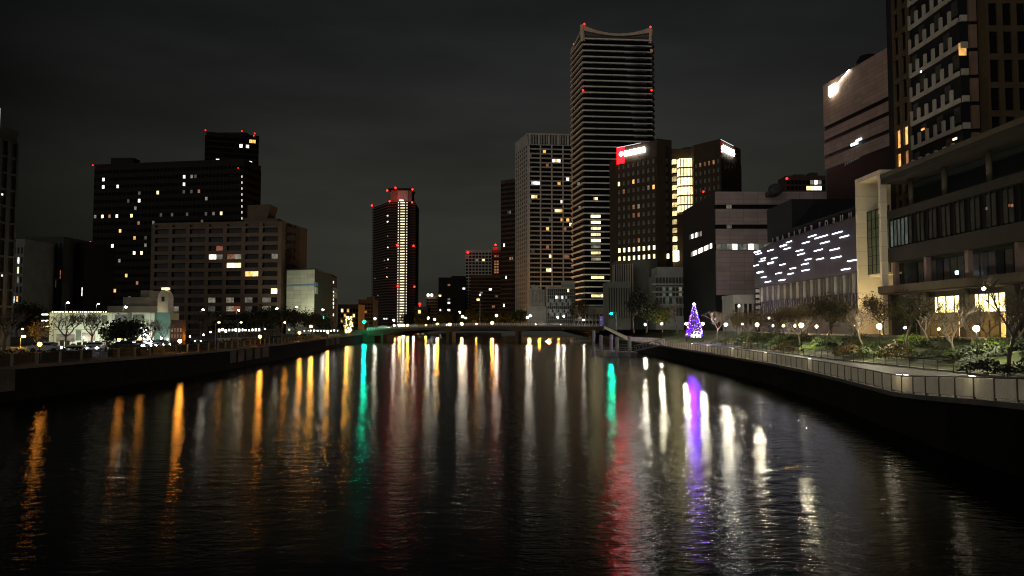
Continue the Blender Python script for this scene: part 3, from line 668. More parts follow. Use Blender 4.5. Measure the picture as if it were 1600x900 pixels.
# hotel with the lit sign and stacked bay windows
BT = BR('hotel_brown_tile', (.045, .030, .019))
r = thing('hotel_building', 'brown V-shaped hotel with red and white rooftop signs and glowing stacked bays', 'building', (55, 281, GZ)); r['_b'] = 100
A = (41.8, 293); B = (55.0, 280); C = (X2(1052, 282), 283); D = (X2(1054, 292), 292)
zr = Z2(219, 280); zb1 = Z2(404, 285); lit = []
for x in range(970, 1027, 7):
    for y in (388, 400): lit.append((x, y-1, 'Y'))
lit += [(987,286,'o'),(1025,296,'o'),(998,286,'d'),(976,301,'e'),(998,318,'d'),(987,330,'e'),(997,341,'e'),(987,343,'e'),(1014,296,'d'),(998,371,'e'),(966,294,'y'),(1016,286,'h')]
w = MB(); w.prism([A, B, (B[0]+8, 300), (A[0]+2, 306)], GZ, zr)
grid(r, w, A, B, Z2(409, 286), Z2(250, 286), 8, 12, lit, .9, 1.65, .18, glass=HG, wfrac=.62)
w.prism([(A[0]-2.2, 297), (A[0]-.05, 293.2), (A[0]+2, 306), (A[0]-1, 307)], GZ, Z2(246, 290))
w.prism([(B[0]+.01, B[1]-1.2), (C[0], C[1]-1.2), (C[0]+.5, 300), (B[0]+.1, 301)], GZ+.01, Z2(219, 280)+.4)
Ew = (X2(1087, 290), 290); Fw = (X2(1129, 280), 280); G = (X2(1161, 297), 297)
w.prism([(C[0]+.3, 296), (Ew[0], 296), Ew, Fw, G, (G[0]-5, 312), (C[0]+.3, 312)], GZ, Z2(221, 284))
lit2 = [(1093+7*i, 256, 'e') for i in range(5)]+[(1112,295,'o'),(1135,258,'h'),(1128,256,'y')]
grid(r, w, Ew, Fw, Z2(409, 286), Z2(250, 286), 6, 12, lit2, .9, 1.65, .18, glass=HG, wfrac=.62)
grid(r, w, Fw, G, Z2(409, 286), Z2(250, 286), 7, 12, [(1156,y,'Y') for y in range(258, 330, 13)], .6, 1.65, .18, glass=GLASS2)
w.build('wall', BT, r)
q = MB(); q.box(X2(1041.5, 281), X2(1046.5, 281), 280.6, 281.9, GZ+20, Z2(228, 281)); q.build('dark_slot', BLACKW, r)
for i in range(12):
    z = Z2(409, 286)+(i+.5)*(Z2(250, 286)-Z2(409, 286))/12
    q = MB(); q.box(X2(1042.4, 281), X2(1045.8, 281), 280.35, 280.55, z-.9, z+.9); q.build('window', GLASS2 if i else L['Y'], r)
# stacked glowing bays
bz = [Z2(y, 294) for y in (256, 270, 284.5, 299, 313.5, 326)]
for i, z in enumerate(bz):
    q = MB(); q.prism([(X2(1062, 294), 296), (X2(1065, 292), 293), (X2(1083, 292), 292), (X2(1086.5, 292), 294), (X2(1086.5, 292), 296)], z-1.5, z+(1.5 if i else 1.9)); q.build('bay_window', emis('bay_glow', (1, .84, .42), 3.0, .35), r)
    q = MB(); q.prism([(X2(1061, 294), 296.2), (X2(1064, 292), 292.8), (X2(1083.5, 292), 291.7), (X2(1087.5, 292), 293.8), (X2(1087.5, 292), 296.2)], z-2.1, z-1.55); q.build('bay_ledge', BR('bay_stone', (.25, .2, .13)), r)
    q = MB()
    for xx in (1066, 1071, 1076, 1081): q.box(X2(xx, 292)-.07, X2(xx, 292)+.07, 291.6, 292.6, z-1.5, z+1.5)
    q.build('mullion', BR('bay_stone', (.25, .2, .13)), r)
for i in range(12):
    z = Z2(254+i*13.3, 294)
    q = MB(); q.box(X2(1054, 291), X2(1061, 291), 291.5, 296, z-1.7, z-1.2); q.build('bay_ledge', BT, r)
    q = MB(); q.box(X2(1054.5, 291), X2(1060.3, 291), 292, 295.9, z-.95, z+.8); q.build('bay_window', (emis('side_bay', (1, .78, .34), 1.0, .7) if i % 3 else L['y']), r)
q = MB(); q.box(X2(1054, 290), X2(1063, 290), 291, 296, Z2(407, 290), Z2(391, 290)); q.build('lobby_window', L['Y'], r)
q = MB(); q.lathe((X2(1080, 298), 300, 0), [(3.3, zr-3), (3.3, zr+1.3), (2.6, zr+1.6)], 18); q.build('roof_drum', DGREY, r)
beacon(r, P(1099, 299.5, 270), .6)
# base of the hotel
q = MB(); q.prism([(40, 285), (52, 279), (60, 281), (60, 300), (40, 300)], GZ, Z2(407, 283)); q.build('base_wall', BR('base_grey_green', (.07, .075, .065)), r)
q = MB()
for i in range(9): q.box(X2(962+i*3.2, 278), X2(963.6+i*3.2, 278), 277+1.2*(8-i)/2, 286, GZ, Z2(412, 278))
q.build('concrete_fin', BR('fin_concrete', (.22, .2, .17)), r)
flush(r)
light('POINT', P(990, 398, 275), (1, .85, .45), 160, .5, r)
# the hotel signs
sn = thing('rooftop_sign', 'glowing white lettering with a red mark on the left end of the brown hotel', 'sign', P(966, 240, 290))
u = Vector((B[0]-A[0], B[1]-A[1], 0)).normalized(); n = Vector((u.y, -u.x, 0)); base = Vector((A[0], A[1], 0))
zs0, zs1 = Z2(243.5, 288), Z2(232, 288)
q = MB(); q.fbox(base+u*.4+n*.05+Vector((0, 0, zs0-2.3)), u*3.4, n*.18, (0, 0, zs1-zs0+3.6)); q.build('red_panel', emis('red_panel_glow', (1, .0008, .0016), 42, nee=True), sn)
q = MB(); q.lathe((0, 0, 0), [(.95, 0), (.95, .3)], 16); M_ = Matrix((( u.x, 0, n.x), (u.y, 0, n.y), (0, 1, 0)))
q.v = [base+u*2.6+n*.3+Vector((0, 0, (zs0+zs1)/2))+M_@v for v in q.v]; q.build('round_mark', emis('sign_mark', (1, .75, .6), 8, nee=True), sn)
SW = emis('sign_white', (1, .98, .95), 38, nee=True)
def glyph(root, org, u_, n_, w_, h_, k, m_=None):
    random.seed(k*13+5); s = MB()
    for yy in (0, .44, .88): s.fbox(org+Vector((0, 0, yy*h_)), u_*(w_*random.uniform(.75, 1)), n_*.25, (0, 0, .17*h_))
    for xx in (0, .4, .8):
        if random.random() < .85: s.fbox(org+u_*(xx*w_)-n_*.003, u_*(.2*w_), n_*.27, (0, 0, h_))
    s.build('character', m_ or SW, root)
for i in range(8):
    glyph(sn, base+u*(4.2+i*1.18+(.25 if i > 3 else 0))+n*.3+Vector((0, 0, zs0+.25+i*.02)), u, n, 1.02, 1.9, i)
q = MB(); q.fbox(base+u*.4+n*.1+Vector((0, 0, zr+.02)), u*11.5, n*.1, (0, 0, .16)); q.build('edge_tube', emis('edge_white', (.9, .9, .95), 1.2), sn)
light('POINT', base+u*1.6+n*1.2+Vector((0, 0, zs0+2.5)), (1, .008, .02), 900, .6, sn); light('POINT', base+u*9+n*1.3+Vector((0, 0, zs0)), (.95, .95, 1), 190, .3, sn)
sn2 = thing('rooftop_sign', 'glowing white lettering on the right end wall of the brown hotel', 'sign', P(1145, 235, 288))
u = Vector((G[0]-Fw[0], G[1]-Fw[1], 0)).normalized(); n = Vector((u.y, -u.x, 0)); base = Vector((Fw[0], Fw[1], Z2(232, 284)-1.6))
for i in range(6): glyph(sn2, base+u*(2.2+i*1.9)+n*.3, u, n, 1.7, 2.2, 20+i)
q = MB(); q.fbox(base+u*.2+n*.05-Vector((0, 0, 1)), u*1.9, n*.15, (0, 0, 4.5)); q.build('red_panel', emis('red_panel_dim', (.6, .01, .015), .3), sn2)
q = MB(); q.fbox(base+u*.2+n*.1+Vector((0, 0, 4.1)), u*13, n*.1, (0, 0, .16)); q.build('edge_tube', _M['edge_white'], sn2)
light('POINT', base+u*7+n*1.5+Vector((0, 0, 1)), (.95, .95, 1), 160, .3, sn2)

# low balconied block at the hotel's feet
r = thing('restaurant_building', 'low white-edged block with glazed terraces below the brown hotel', 'building', (X2(1022, 262), 262, GZ)); r['_b'] = 60
x0, x1 = X2(1021, 262), X2(1072, 262); w = MB(); w.box(x0+1, x1, 263, 276, GZ, Z2(430, 262))
w.box(X2(1030, 262), x1, 265, 276, Z2(430, 262), Z2(416, 262))
for y in (444, 456, 476): w.box(x0-.4, x1, 261.3, 263.2, Z2(y+1.6, 262), Z2(y-1.2, 262))
grid(r, w, (x0+1, 263), (x1, 263), Z2(495, 262), Z2(432, 262), 9, 4, [(1062,430,'d'),(1035,452,'g'),(1045,452,'g'),(1055,470,'g'),(1040,470,'g'),(1064,448,'d')], .2, .5, .1, glass=GLASS2)
w.build('wall', BR('cool_concrete', (.20, .22, .20)), r); flush(r)
simple('office_building', 'small grey building with ribbed wall beside the traffic signal', 950, 985, 262, 262, 444, BR('ribbed_grey', (.11, .12, .105)), 9, 1, (), pier=.5, span=.2, dep=.3, back=14, roofbox=[])
simple('office_building', 'squat pale block behind the far traffic signal, foot of the tallest tower', 898, 942, 330, 330, 485, BR('squat_grey', (.17, .17, .15)), 8, 2, [(906,491,'d'),(921,493,'h')], z0=GZ, zb=GZ+1)

# media building: black side, mauve panelled front with ribbon windows
MAUVE = mat('mauve_stone_panels', (.26, .205, .20), .7, .12, .3, brick=(4.2, 1.35, .035, 'X'))
r = thing('office_building', 'box with black side wall and mauve panelled front cut by ribbon windows', 'building', (60.7, 220, GZ)); r['_b'] = 100
a = (59.6, 257); b_ = (60.7, 220); zt = Z2(300, 220)
w = MB(); w.prism([a, (b_[0]-.1, 220.2), (130, 220.2), (130, 257)], GZ, zt-.2); w.build('side_wall', BLACKW, r)
lv = [Z2(y, 220) for y in (461, 391.5, 381, 358, 351, 327, 320, 300)]
for i in range(0, 8, 2):
    xr = 130 if i != 4 else 130
    q = MB(); q.box(60.7, xr, 219.4, 220.1, lv[i], lv[i+1]); q.build('stone_band', MAUVE, r)
for i in range(1, 7, 2):
    for k in range(22):
        xw = 61+k*1.6
        if xw > 92: break
        z0_, z1_ = lv[i], lv[i+1]; kk = None
        if i == 1 and k < 10: kk = ['d', 'g', 'd', 'w', 'g', 'd', 'w', 'd', 'g', 'd'][k]
        if (i, k) in ((5, 2), (3, 2), (3, 12)): kk = 'd'
        q = MB(); q.box(xw, xw+1.5, 219.95, 220.08, z0_+.25, z1_-.02); q.build('window', L[kk] if kk else GLASS, r)
u = Vector((b_[0]-a[0], b_[1]-a[1], 0)); n = Vector((u.y, -u.x, 0)).normalized(); aa = Vector((*a, 0))
for (x, y, k) in [(1078,371,'g'),(1081,370,'w'),(1084,369,'d'),(1087,368,'w'),(1090,367,'d'),(1094,366,'d')]+[(1080+3*i, 398-1.3*i, 'w' if i % 3 else 'd') for i in range(11)]:
    p = on_plane(x, y, aa, n); q = MB(); q.fbox(p-Vector((0, 0, .7))+n*.02, u.normalized()*2.0, n*.1, (0, 0, 1.5)); q.build('window', L[k], r)
q = MB(); q.box(60.8, 90, 221, 250, GZ, lv[0]-.02); q.build('recessed_base', BLACKW, r)
q = MB(); 
for k in range(9): q.tube((62+k*5, 220.6, GZ), (62+k*5, 220.6, lv[0]), .35, n=8)
q.build('column', GREY, r)
del r['_b']
simple('office_building', 'distant block above the mauve building with a cluster of white windows', 1232, 1294, 400, 400, 277, BR('far_brown', (.05, .035, .028)), 10, 24,
       [(1262,294,'w'),(1267,294,'w'),(1271,290,'w'),(1275,284,'w'),(1279,284,'d'),(1271,296,'Y'),(1275,291,'y'),(1264,290,'y'),(1279,290,'w'),(1267,288,'d'),(1275,297,'w')], pier=.3, span=.9, back=12, roofbox=[(1244, 1262, 2, 2), (1270, 1282, 3, 2)])
q = MB(); q.ball(P(1229.5, 279, 398), .7); tag(q.build('red_beacon', RED), 'red aircraft light on the distant block above the mauve building', 'beacon')
q = MB(); q.ball(P(1212, 296, 215), 2.2, 12, 8, sz=.8); q.box(X2(1205, 216), X2(1220, 216), 216, 222, Z2(300, 216)-1, Z2(298, 216)); q.tube(P(1212, 305, 222), P(1212, 299, 222), .5)
tag(q.build('roof_dome', DGREY), 'small dark dome on the roof of the mauve panelled building', 'dome')
# low grey annex in front of it
simple('office_building', 'low plain grey annex in front of the mauve panelled building', 1146, 1183, 190, 190, 466, GREY, 5, 1, [(1154,476,'h')], back=10, zb=GZ+1.5, span=.4)

# tall office with slanting lit sign
Ya, Yb = 208, 177; a = (X2(1293, Ya), Ya); b_ = (X2(1405, Yb), Yb)
PINK = mat('pinkish_cladding', (.34, .235, .20), .7, .12, .3, brick=(3, 1.2, .03, 'Y'))
r = thing('office_tower', 'tall pinkish office block with dark ribbon lines and a slanting white sign', 'building', (a[0], a[1], GZ))
poly = [a, b_, (b_[0]+30, Yb+4), (a[0]+30, Ya+4)]; zt = 68.3+6.8
w = MB(); w.prism(offset(poly, -.3), GZ, zt-.3); w.build('ribbon_glass', GLASS, r)
lv = [43.9+6.8-6.8+6.8, 47.0+6.8, 48.0+6.8, 51.4+6.8, 52.4+6.8, 55.0+6.8, 56.2+6.8, zt]
q = MB()
for i in range(0, 8, 2):
    s = MB(); s.ring(offset(poly, -.35), offset(poly, 0), lv[i], lv[i+1]); s.build('cladding_band', PINK, r)
u = Vector((b_[0]-a[0], b_[1]-a[1], 0)); n = Vector((u.y, -u.x, 0)).normalized(); un = u.normalized(); aa = Vector((*a, 0))
for k in range(8):
    p = on_plane(1319+k*3.2, 252-k*1.8, aa, n); q = MB(); q.fbox(p-n*.25-Vector((0, 0, 1.2)), un*.5, n*.1, (0, 0, 2.6)); q.build('window', L['g'], r)
q = MB(); p0, p1 = on_plane(1330, 109, aa, n), on_plane(1303, 141, aa, n)
sg = thing('slanting_sign', 'bright white slanting tube sign with a blocky end near the roof of the pinkish office', 'sign', tuple(p1))
q = MB(); q.tube(p0+n*.5, p1+n*.5, .15, n=8); q.build('light_tube', emis('slant_white', (1, .93, .7), 12, nee=True), sg)
q = MB()
for (x, y, w_, h_) in ((1297.5, 143, 2.2, 2.6), (1301, 141, 2.2, 2.6), (1305, 140, 1.6, 1.4), (1299, 149, 1.0, 1.0)):
    p = on_plane(x, y, aa, n); q.fbox(p+n*.3-Vector((0, 0, h_/2)), un*w_, n*.3, (0, 0, h_))
q.build('sign_block', _M['slant_white'], sg)
light('POINT', p1+n*2, (1, .8, .35), 160, .4, sg)
q = MB(); p = on_plane(1331, 229, aa, n); q.fbox(p+n*.05, un*3, n*.3, (0, 0, .7)); q.fbox(p+n*.055+un*2.2+Vector((0, 0, .7)), un*2.4, n*.3, (0, 0, .5)); tag(q.build('wall_lamp', L['c']), 'white lamp on a dark ribbon line of the pinkish office', 'lamp')
q = MB(); q.lathe((X2(1341, 212)+1, 205, 0), [(.5, Z2(112, 205)), (2.6, Z2(102, 205)), (3, Z2(95, 205)), (2.2, Z2(88, 205))], 12)
tag(q.build('roof_antenna_dish', BLACKW), 'dark round dish housing on the roof edge of the pinkish office', 'antenna')

# apartment tower on the right with white L-shaped balcony trim
r = thing('apartment_tower', 'dark tower at the upper right with white stepped balcony panels', 'building', (65, 105.5, 24)); r['_b'] = 60
Xf = 65.0; yA, yB, yC = 126.0, 116.5, 105.5; ztop = 100; fl = 3.95; z0t = 24
w = MB(); w.box(Xf, Xf+25, yC, yA, z0t, ztop)
TB = BR('tower_tan_frame', (.07, .048, .026))
# left tan strip with windows: x 1407..1433
ybr = Xf*F/(1433-800); yal = Xf*F/(1409-800)
wf = MB(); zz = [z0t+i*fl for i in range(20)]
litw = [(1413,229,'o'),(1413,236,'o'),(1425,220,'y'),(1428,214,'o'),(1425,228,'o'),(1422,238,'e'),(1421,15,'e'),(1421,22,'e')]
grid(r, wf, (Xf, yal), (Xf, ybr), z0t, z0t+19*fl, 2, 19, litw, .9, .9, .45)
wf.build('tan_frame', TB, r)
WT = BR('white_trim', (.34, .31, .25)); PT = BR('pinkish_panel', (.16, .10, .065))
ncol = 6; cw = (ybr-yC)/ncol
for f in range(20):
    zf = z0t+f*fl-.8
    for c in range(ncol):
        y1 = ybr-c*cw; y0 = y1-cw
        q = MB(); q.box(Xf-.25, Xf-.002, y0+.12, y1-.38, zf, zf+.65); q.build('balcony_panel', WT, r)
        if True:
            q = MB(); q.box(Xf-.3, Xf-.003, y1-.36, y1+.2, zf, zf+2.4); q.build('balcony_fin', WT, r)
        else: pass
    if f < 19:
        for c in (1, 3, 5) if f % 2 else (0, 4):
            q = MB(); y1 = ybr-c*cw; q.box(Xf-.08, Xf-.02, y1-cw+.2, y1-.5, zf+1.2, zf+3.4); q.build('window', GLASS2, r)
    # corner piece facing the camera
    q = MB(); q.box(Xf+.02, Xf+1.0, yC-.35, yC-.01, zf, zf+.9); q.build('balcony_panel', WT, r)
    q = MB(); q.box(Xf+1.25, Xf+2.3, yC-.4, yC-.012, zf, zf+3.4); q.build('wall_panel', PT, r)
q = MB(); pc = on_plane(1504, 77, Vector((Xf, yC-.05, 0)), Vector((0, -1, 0))); q.box(pc.x-.55, pc.x+.5, yC-.12, yC-.02, pc.z-.9, pc.z+.9); q.build('window', L['o'], r)
# brown framed face right of it
wf = MB(); xg0, xg1 = X2(1545, 105), X2(1700, 105)
wf.box(xg0, xg1, 104, 107, z0t, ztop)
grid(r, wf, (xg0, 104), (xg1, 104), z0t+.5, z0t+.5+18*4.1, 7, 18, (), .75, .9, .4)
wf.build('tan_frame', TB, r); w.build('wall', BLACKW, r); flush(r)
for (x, y, k) in [(1439,112,'w'),(1442,202,'o'),(1492,217,'Y')]:
    p = on_plane(x, y, Vector((Xf-1.0, 0, 0)), Vector((-1, 0, 0))); q = MB(); q.cbox(p, (.1, .3 if k == 'w' else .9, .3)); q.build('balcony_lamp', L[k], r)

# riverside podium building, river face along X = 61
PX = 61.0; y0p, y1p = 40.0, 119.6
PC = BR('podium_concrete', (.026, .024, .018)); PD = BR('podium_dark', (.014, .021, .02)); PE = BR('podium_edge', (.075, .062, .045))
r = thing('commercial_building', 'long modern building at right with deep roof overhang and glowing ground floor', 'building', (PX, 100, GZ)); r['_b'] = 100
q = MB(); q.box(PX+3.5, PX+45, y0p, y1p, 25.2, 29.6); q.build('terrace_wall', PD, r)
q = MB(); q.box(PX-.9, PX+45, y0p, y1p, 29.7, 31.2); q.build('roof_slab', PC, r)
q = MB(); q.box(PX-1.0, PX-.9, y0p, y1p+.02, 30.6, 31.3); q.build('roof_edge', PE, r)
q = MB(); q.box(PX, PX+45, y0p, y1p, 24.0, 25.2); q.build('terrace_slab', PC, r)
q = MB(); q.box(PX+.6, PX+45, y0p, y1p, 19.2, 24.0); q.build('upper_wall', PD, r)
q = MB(); q.box(PX, PX+45, y0p, y1p, 16.9, 19.2); q.build('spandrel', PC, r)
q = MB(); q.box(PX+2.6, PX+45, y0p, y1p, 12.9, 16.9); q.build('recessed_wall', PD, r)
q = MB(); q.box(PX-1.6, PX+45, y0p, y1p, 11.7, 12.9); q.build('canopy', PC, r)
q = MB(); q.box(PX-1.8, PX-1.6, y0p, y1p, 11.9, 13.0); q.build('canopy_edge', PE, r)
for y in (66, 76, 86, 96, 106, 115):
    q = MB(); q.tube((PX+1.5, y, 25.2), (PX+1.5, y, 29.7), .38, n=12); q.build('column', PE, r, True)
    q = MB(); q.box(PX+.5, PX+1.2, y+3.5, y+4.2, 12.9, 16.9); q.build('column', BR('column_pink', (.17, .12, .10)), r)
for k in range(34):
    y1 = 119.5-k*1.1; kk = L['g'] if k < 5 else (GLASS2 if k % 3 else GLASS)
    if k in (27, 28): kk = GLASS
    q = MB(); q.box(PX+.45, PX+.58, y1-.95, y1-.05, 19.5, 23.6); q.build('window', kk, r)
q = MB()
for k in range(35): y1 = 119.5-k*1.1; q.box(PX+.3, PX+.6, y1-.05, y1+.05, 19.3, 23.9)
q.build('mullion', DARK, r)
for k in range(28):
    y1 = 117-k*1.7; q = MB(); q.box(PX+2.45, PX+2.58, y1-1.5, y1-.1, 13.0, 16.5); q.build('window', GLASS2 if k % 4 else GLASS, r)
for (x, y, k) in [(1577,321,'e'),(1582,321,'e'),(1541,326,'d')]:
    p = on_plane(x, y, Vector((PX+.4, 0, 0)), Vector((-1, 0, 0))); q = MB(); q.cbox(p, (.08, .4, .35)); q.build('room_lamp', L[k], r)
q = MB(); q.cbox(on_plane(1495, 426, Vector((PX+1, 0, 0)), Vector((-1, 0, 0))), (.2, .45, .45)); q.build('wall_lamp', emis('cool_lamp', (.8, .95, 1), 10), r)
# ground floor: piers and lit rooms
GW = mat('lit_room_wall', (.62, .47, .26), .8, .25, 1.2)
edges = [(118.5, 110.3), (108.6, 100.6), (99.2, 91.2), (89.4, 81), (79, 70)]
q = MB(); q.box(PX+4.5, PX+45, y0p, y1p, GZ, 11.7); q.build('back_wall', GW, r)
for (ya, yb) in zip([y1p]+[e[1] for e in edges], [e[0] for e in edges]+[66]):
    q = MB(); q.box(PX-.2, PX+4.6, yb, ya, GZ, 11.68); q.build('pier', PC, r)
for i, (ya, yb) in enumerate(edges):
    q = MB()
    for k in range(5): yy = ya-(k)*(ya-yb)/4; q.box(PX+.3, PX+.42, yy-.05, yy+.05, GZ, 10.9)
    q.box(PX+.3, PX+.42, yb, ya, 10.9, 11.66); q.box(PX+.3, PX+.42, yb, ya, 7.4, 7.5)
    q.build('shopfront_frame', DARK, r)
    if i in (1, 2):
        q = MB(); q.box(PX+2.2, PX+2.6, yb+.4, ya-.4, 11.2, 11.4); q.build('ceiling_lamp', emis('ceiling_glow', (1, .78, .36), 10), r)
        q = MB(); q.box(PX+1.0, PX+1.1, yb+.2, ya-.2, 8.6, 10.88); q.build('glow_panel', emis('upper_room_glow', (1, .78, .32), 4.5, .75), r)  # glowing panel added so the upper part of the room looks blown out
        light('AREA', (PX+2.5, (ya+yb)/2, 9.3), (1, .62, .20), 2600, 2.2, r, rot=(.3, 0, -1), sy=6)
    if i == 0:
        q = MB(); q.box(PX+2.2, PX+2.6, yb+3.4, ya-3.4, 9.2, 9.4); q.build('ceiling_lamp', emis('ceiling_glow', (1, .78, .36), 10), r)
pl = on_plane(1541, 451, Vector((PX-1.9, 0, 0)), Vector((-1, 0, 0)))
q = MB(); q.ball(pl+Vector((-.3, 0, 0)), .22); q.build('canopy_lamp', emis('canopy_bulb', (1, .9, .62), 60, nee=True), r)
del_b = r.get('_b'); 
if del_b is not None: del r['_b']

# cream portal frame standing beside it
PO = mat('cream_portal', (.62, .55, .40), .7, .08, .6, brick=(1.6, 2.4, .02, 'Y'))
xo, xi, ya, yb, zt = 60.1, 63.9, 119.8, 128.6, 32.2
r = thing('portal_frame', 'tall cream rectangular portal lit from below with a glass bay inside', 'portal', (xo, 124, GZ))
q = MB(); q.box(xo, xo+1.0, ya, ya+.75, GZ, zt-.75); q.build('leg', PO, r)
q = MB(); q.box(xo, xi+3, yb-.5, yb, GZ, zt-.75); q.build('leg', PO, r)
q = MB(); q.box(xo, xi+3, ya, yb, zt-.75, zt); q.build('lintel', PO, r)
q = MB(); q.box(xi+1.5, xi+1.8, ya+.75, yb-.5, 26, zt-.76); q.build('upper_panel', PO, r)
q = MB(); q.box(xo+1.75, xo+1.85, ya+.8, yb-.55, 15.5, 26.5); q.build('bay_glass', mat('bay_green_glass', (.09, .11, .075), .3, .4, .5), r)
q = MB()
for i in range(6): y = ya+.8+i*(yb-ya-1.35)/5; q.box(xo+1.67, xo+1.75, y-.04, y+.04, 15.5, 26.5)
for i in range(8): z = 15.5+i*1.55; q.box(xo+1.64, xo+1.72, ya+.8, yb-.55, z-.05, z+.05)
q.build('bay_mullion', DARK, r)
q = MB(); q.box(xo+1.6, xo+3.6, ya+.78, yb-.53, 15.2, 15.5); q.build('bay_floor', PO, r)
light('SPOT', (xo+.5, 122.2, GZ+.6), (1, .80, .42), 2600, .3, r, rot=(.05, .28, 1), cone=R(100))
light('SPOT', (xo-1.4, 123.8, GZ+.6), (1, .82, .45), 1500, .3, r, rot=(.25, .12, 1), cone=R(80))

# forum hall: mauve-grey slab with dash lights
r = thing('concert_hall', 'grey-violet hall with a raised slab front over glass, right of the mauve building', 'building', (60.6, 150, GZ)); r['_b'] = 100
FX = 60.6; fy0, fy1 = 129.0, 184.5; zs0, zs1 = 16.1, 26.0
SL = mat('violet_grey_slab', (.045, .041, .056), .6, .1, .4, brick=(2.4, 9, .015, 'Y'))
w = MB()
w.add([(FX, fy0, zs0), (FX, fy1, zs0), (FX, fy1, zs1-1.3), (FX, fy1-12, zs1), (FX, fy0, zs1),
       (FX+12, fy0, zs0), (FX+12, fy1, zs0), (FX+12, fy1, zs1-1.3), (FX+12, fy1-12, zs1), (FX+12, fy0, zs1)],
      [(0, 4, 3, 2, 1), (5, 6, 7, 8, 9), (0, 1, 6, 5), (1, 2, 7, 6), (2, 3, 8, 7), (3, 4, 9, 8), (4, 0, 5, 9)])
w.build('slab_front', SL, r)
q = MB(); q.prism([(FX+1.6, fy0), (FX+30, fy0), (FX+30, 172.5), (FX+1.6, 172.5)], zs1+.01, zs1+2.3); q.build('roof_wall', BR('black_roof_wall', (.012, .012, .014)), r)
q = MB(); q.box(X2(1240, 164), X2(1350, 164), 164, 180, 27, Z2(311, 164)); q.build('roof_volume', BR('black_roof_wall', (.012, .012, .014)), r)
q = MB(); q.box(FX+1.2, FX+12, fy0, fy1-1, 12.5, zs0); q.build('glass_storey', mat('teal_dark_glass', (.03, .04, .042), .25, .5, .3), r)
for k in range(44):
    y = fy0+.4+k*1.25; q = MB(); q.box(FX+.75, FX+1.2, y-.07, y+.07, 12.5, zs0-.003); q.build('mullion', STEEL if k % 3 else LGREY, r)
q = MB(); q.box(FX+.5, FX+12, fy0, fy1-3, GZ, 12.5); q.build('lower_wall', BR('lower_concrete', (.03, .028, .032)), r)
q = MB()
for k in range(38): y = fy0+.5+k*1.37; q.box(FX+.3, FX+.5, y, y+.55, 9.2, 12.48)
q.build('rib', BR('rib_concrete', (.055, .05, .06)), r)
DL = emis('dash_light', (.90, .90, 1), 7, nee=True)
dash = [(1325,364,1),(1330,369.5,1),(1283,370.5,2),(1309,363.5,2),(1319,369,1),(1259,378.6,1),(1289,378.5,1),(1233,377,1),(1224,384,3),(1230,388,1),(1249,391,1),(1251,396.5,1),(1279,391,1),(1304,389.5,1),
        (1204,391,1),(1183,393,3),(1186,396.5,1),(1193,403,1),(1191,407.5,1),(1182,414.6,1),(1210,403,1),(1204,410,3),(1223,413,1),(1263,404.5,1),(1281,404.5,1),(1307,402,1),(1333,407,1),(1258,412.5,1),
        (1239,419,1),(1259,422,1),(1216.5,427,1),(1188,425.5,3),(1194,433,1),(1235.5,427.5,1),(1222,437.5,1),(1200,440,1),(1322,420.5,1),(1269.5,368.5,1)]
# measured ends straight from the facade: (left x, right x, y)
dd = [(903,963,389),(947,1001,411),(800,877,413),(762,809,408),(833,887,446),(727,771,446),(634,666,442),(598,636,464,1),(620,660,481),(691,732,493),(699,742,514),(797,847,491),(888,946,486),
      (897,957,533),(992,1056,551),(956,1009,602),(810,854,542),(744,782,544),(722,764,572),(725,770,608),(655,690,597),(643,676,629),(570,607,626),(590,627,666),(595,628,575),(546,581,538),
      (524,558,566,1),(523,558,492),(446,480,500,1),(456,490,512),(485,513,539),(475,509,554),(443,472,580),(463,498,620,1),(487,517,649),(509,543,676)]
for k, e_ in enumerate(dd):
    xa, xb, yy = 1060+e_[0]/3.75, 1060+e_[1]/3.75, 260+e_[2]/3.75
    o_, n_ = Vector((FX-.02, 0, 0)), Vector((-1, 0, 0)); p0 = on_plane(xa, yy, o_, n_); p1 = on_plane(xb, yy, o_, n_)
    pm = (p0.z+p1.z)/2; q = MB(); hh = .16 if len(e_) > 3 else .085
    q.tube((FX-.1, p0.y-hh, pm), (FX-.1, p1.y+hh, pm), hh, n=8); o = q.build('dash_light', DL, r)
flush(r)
light('AREA', (FX-6, 155, 6.5), (.55, .42, 1), 150, 3, r, rot=(.6, 0, 1), sy=40)
# lit lattice at the left end
q = MB(); yy = fy1+.6
for i in range(6):
    for j in range(2): q.box(FX+.2+j*1.3, FX+1.3+j*1.3, yy-.7, yy-.6, 8.2+i*1.35, 9.0+i*1.35)
lt = thing('light_lattice', 'small stacked grid of warm lit panels at the left end of the hall', 'light panel', (FX+1, yy, GZ))
q.build('lit_panel', L['d'], lt); q = MB(); q.box(FX+.1, FX+2.9, yy-.55, yy, GZ, 16); q.build('frame', DARK, lt)
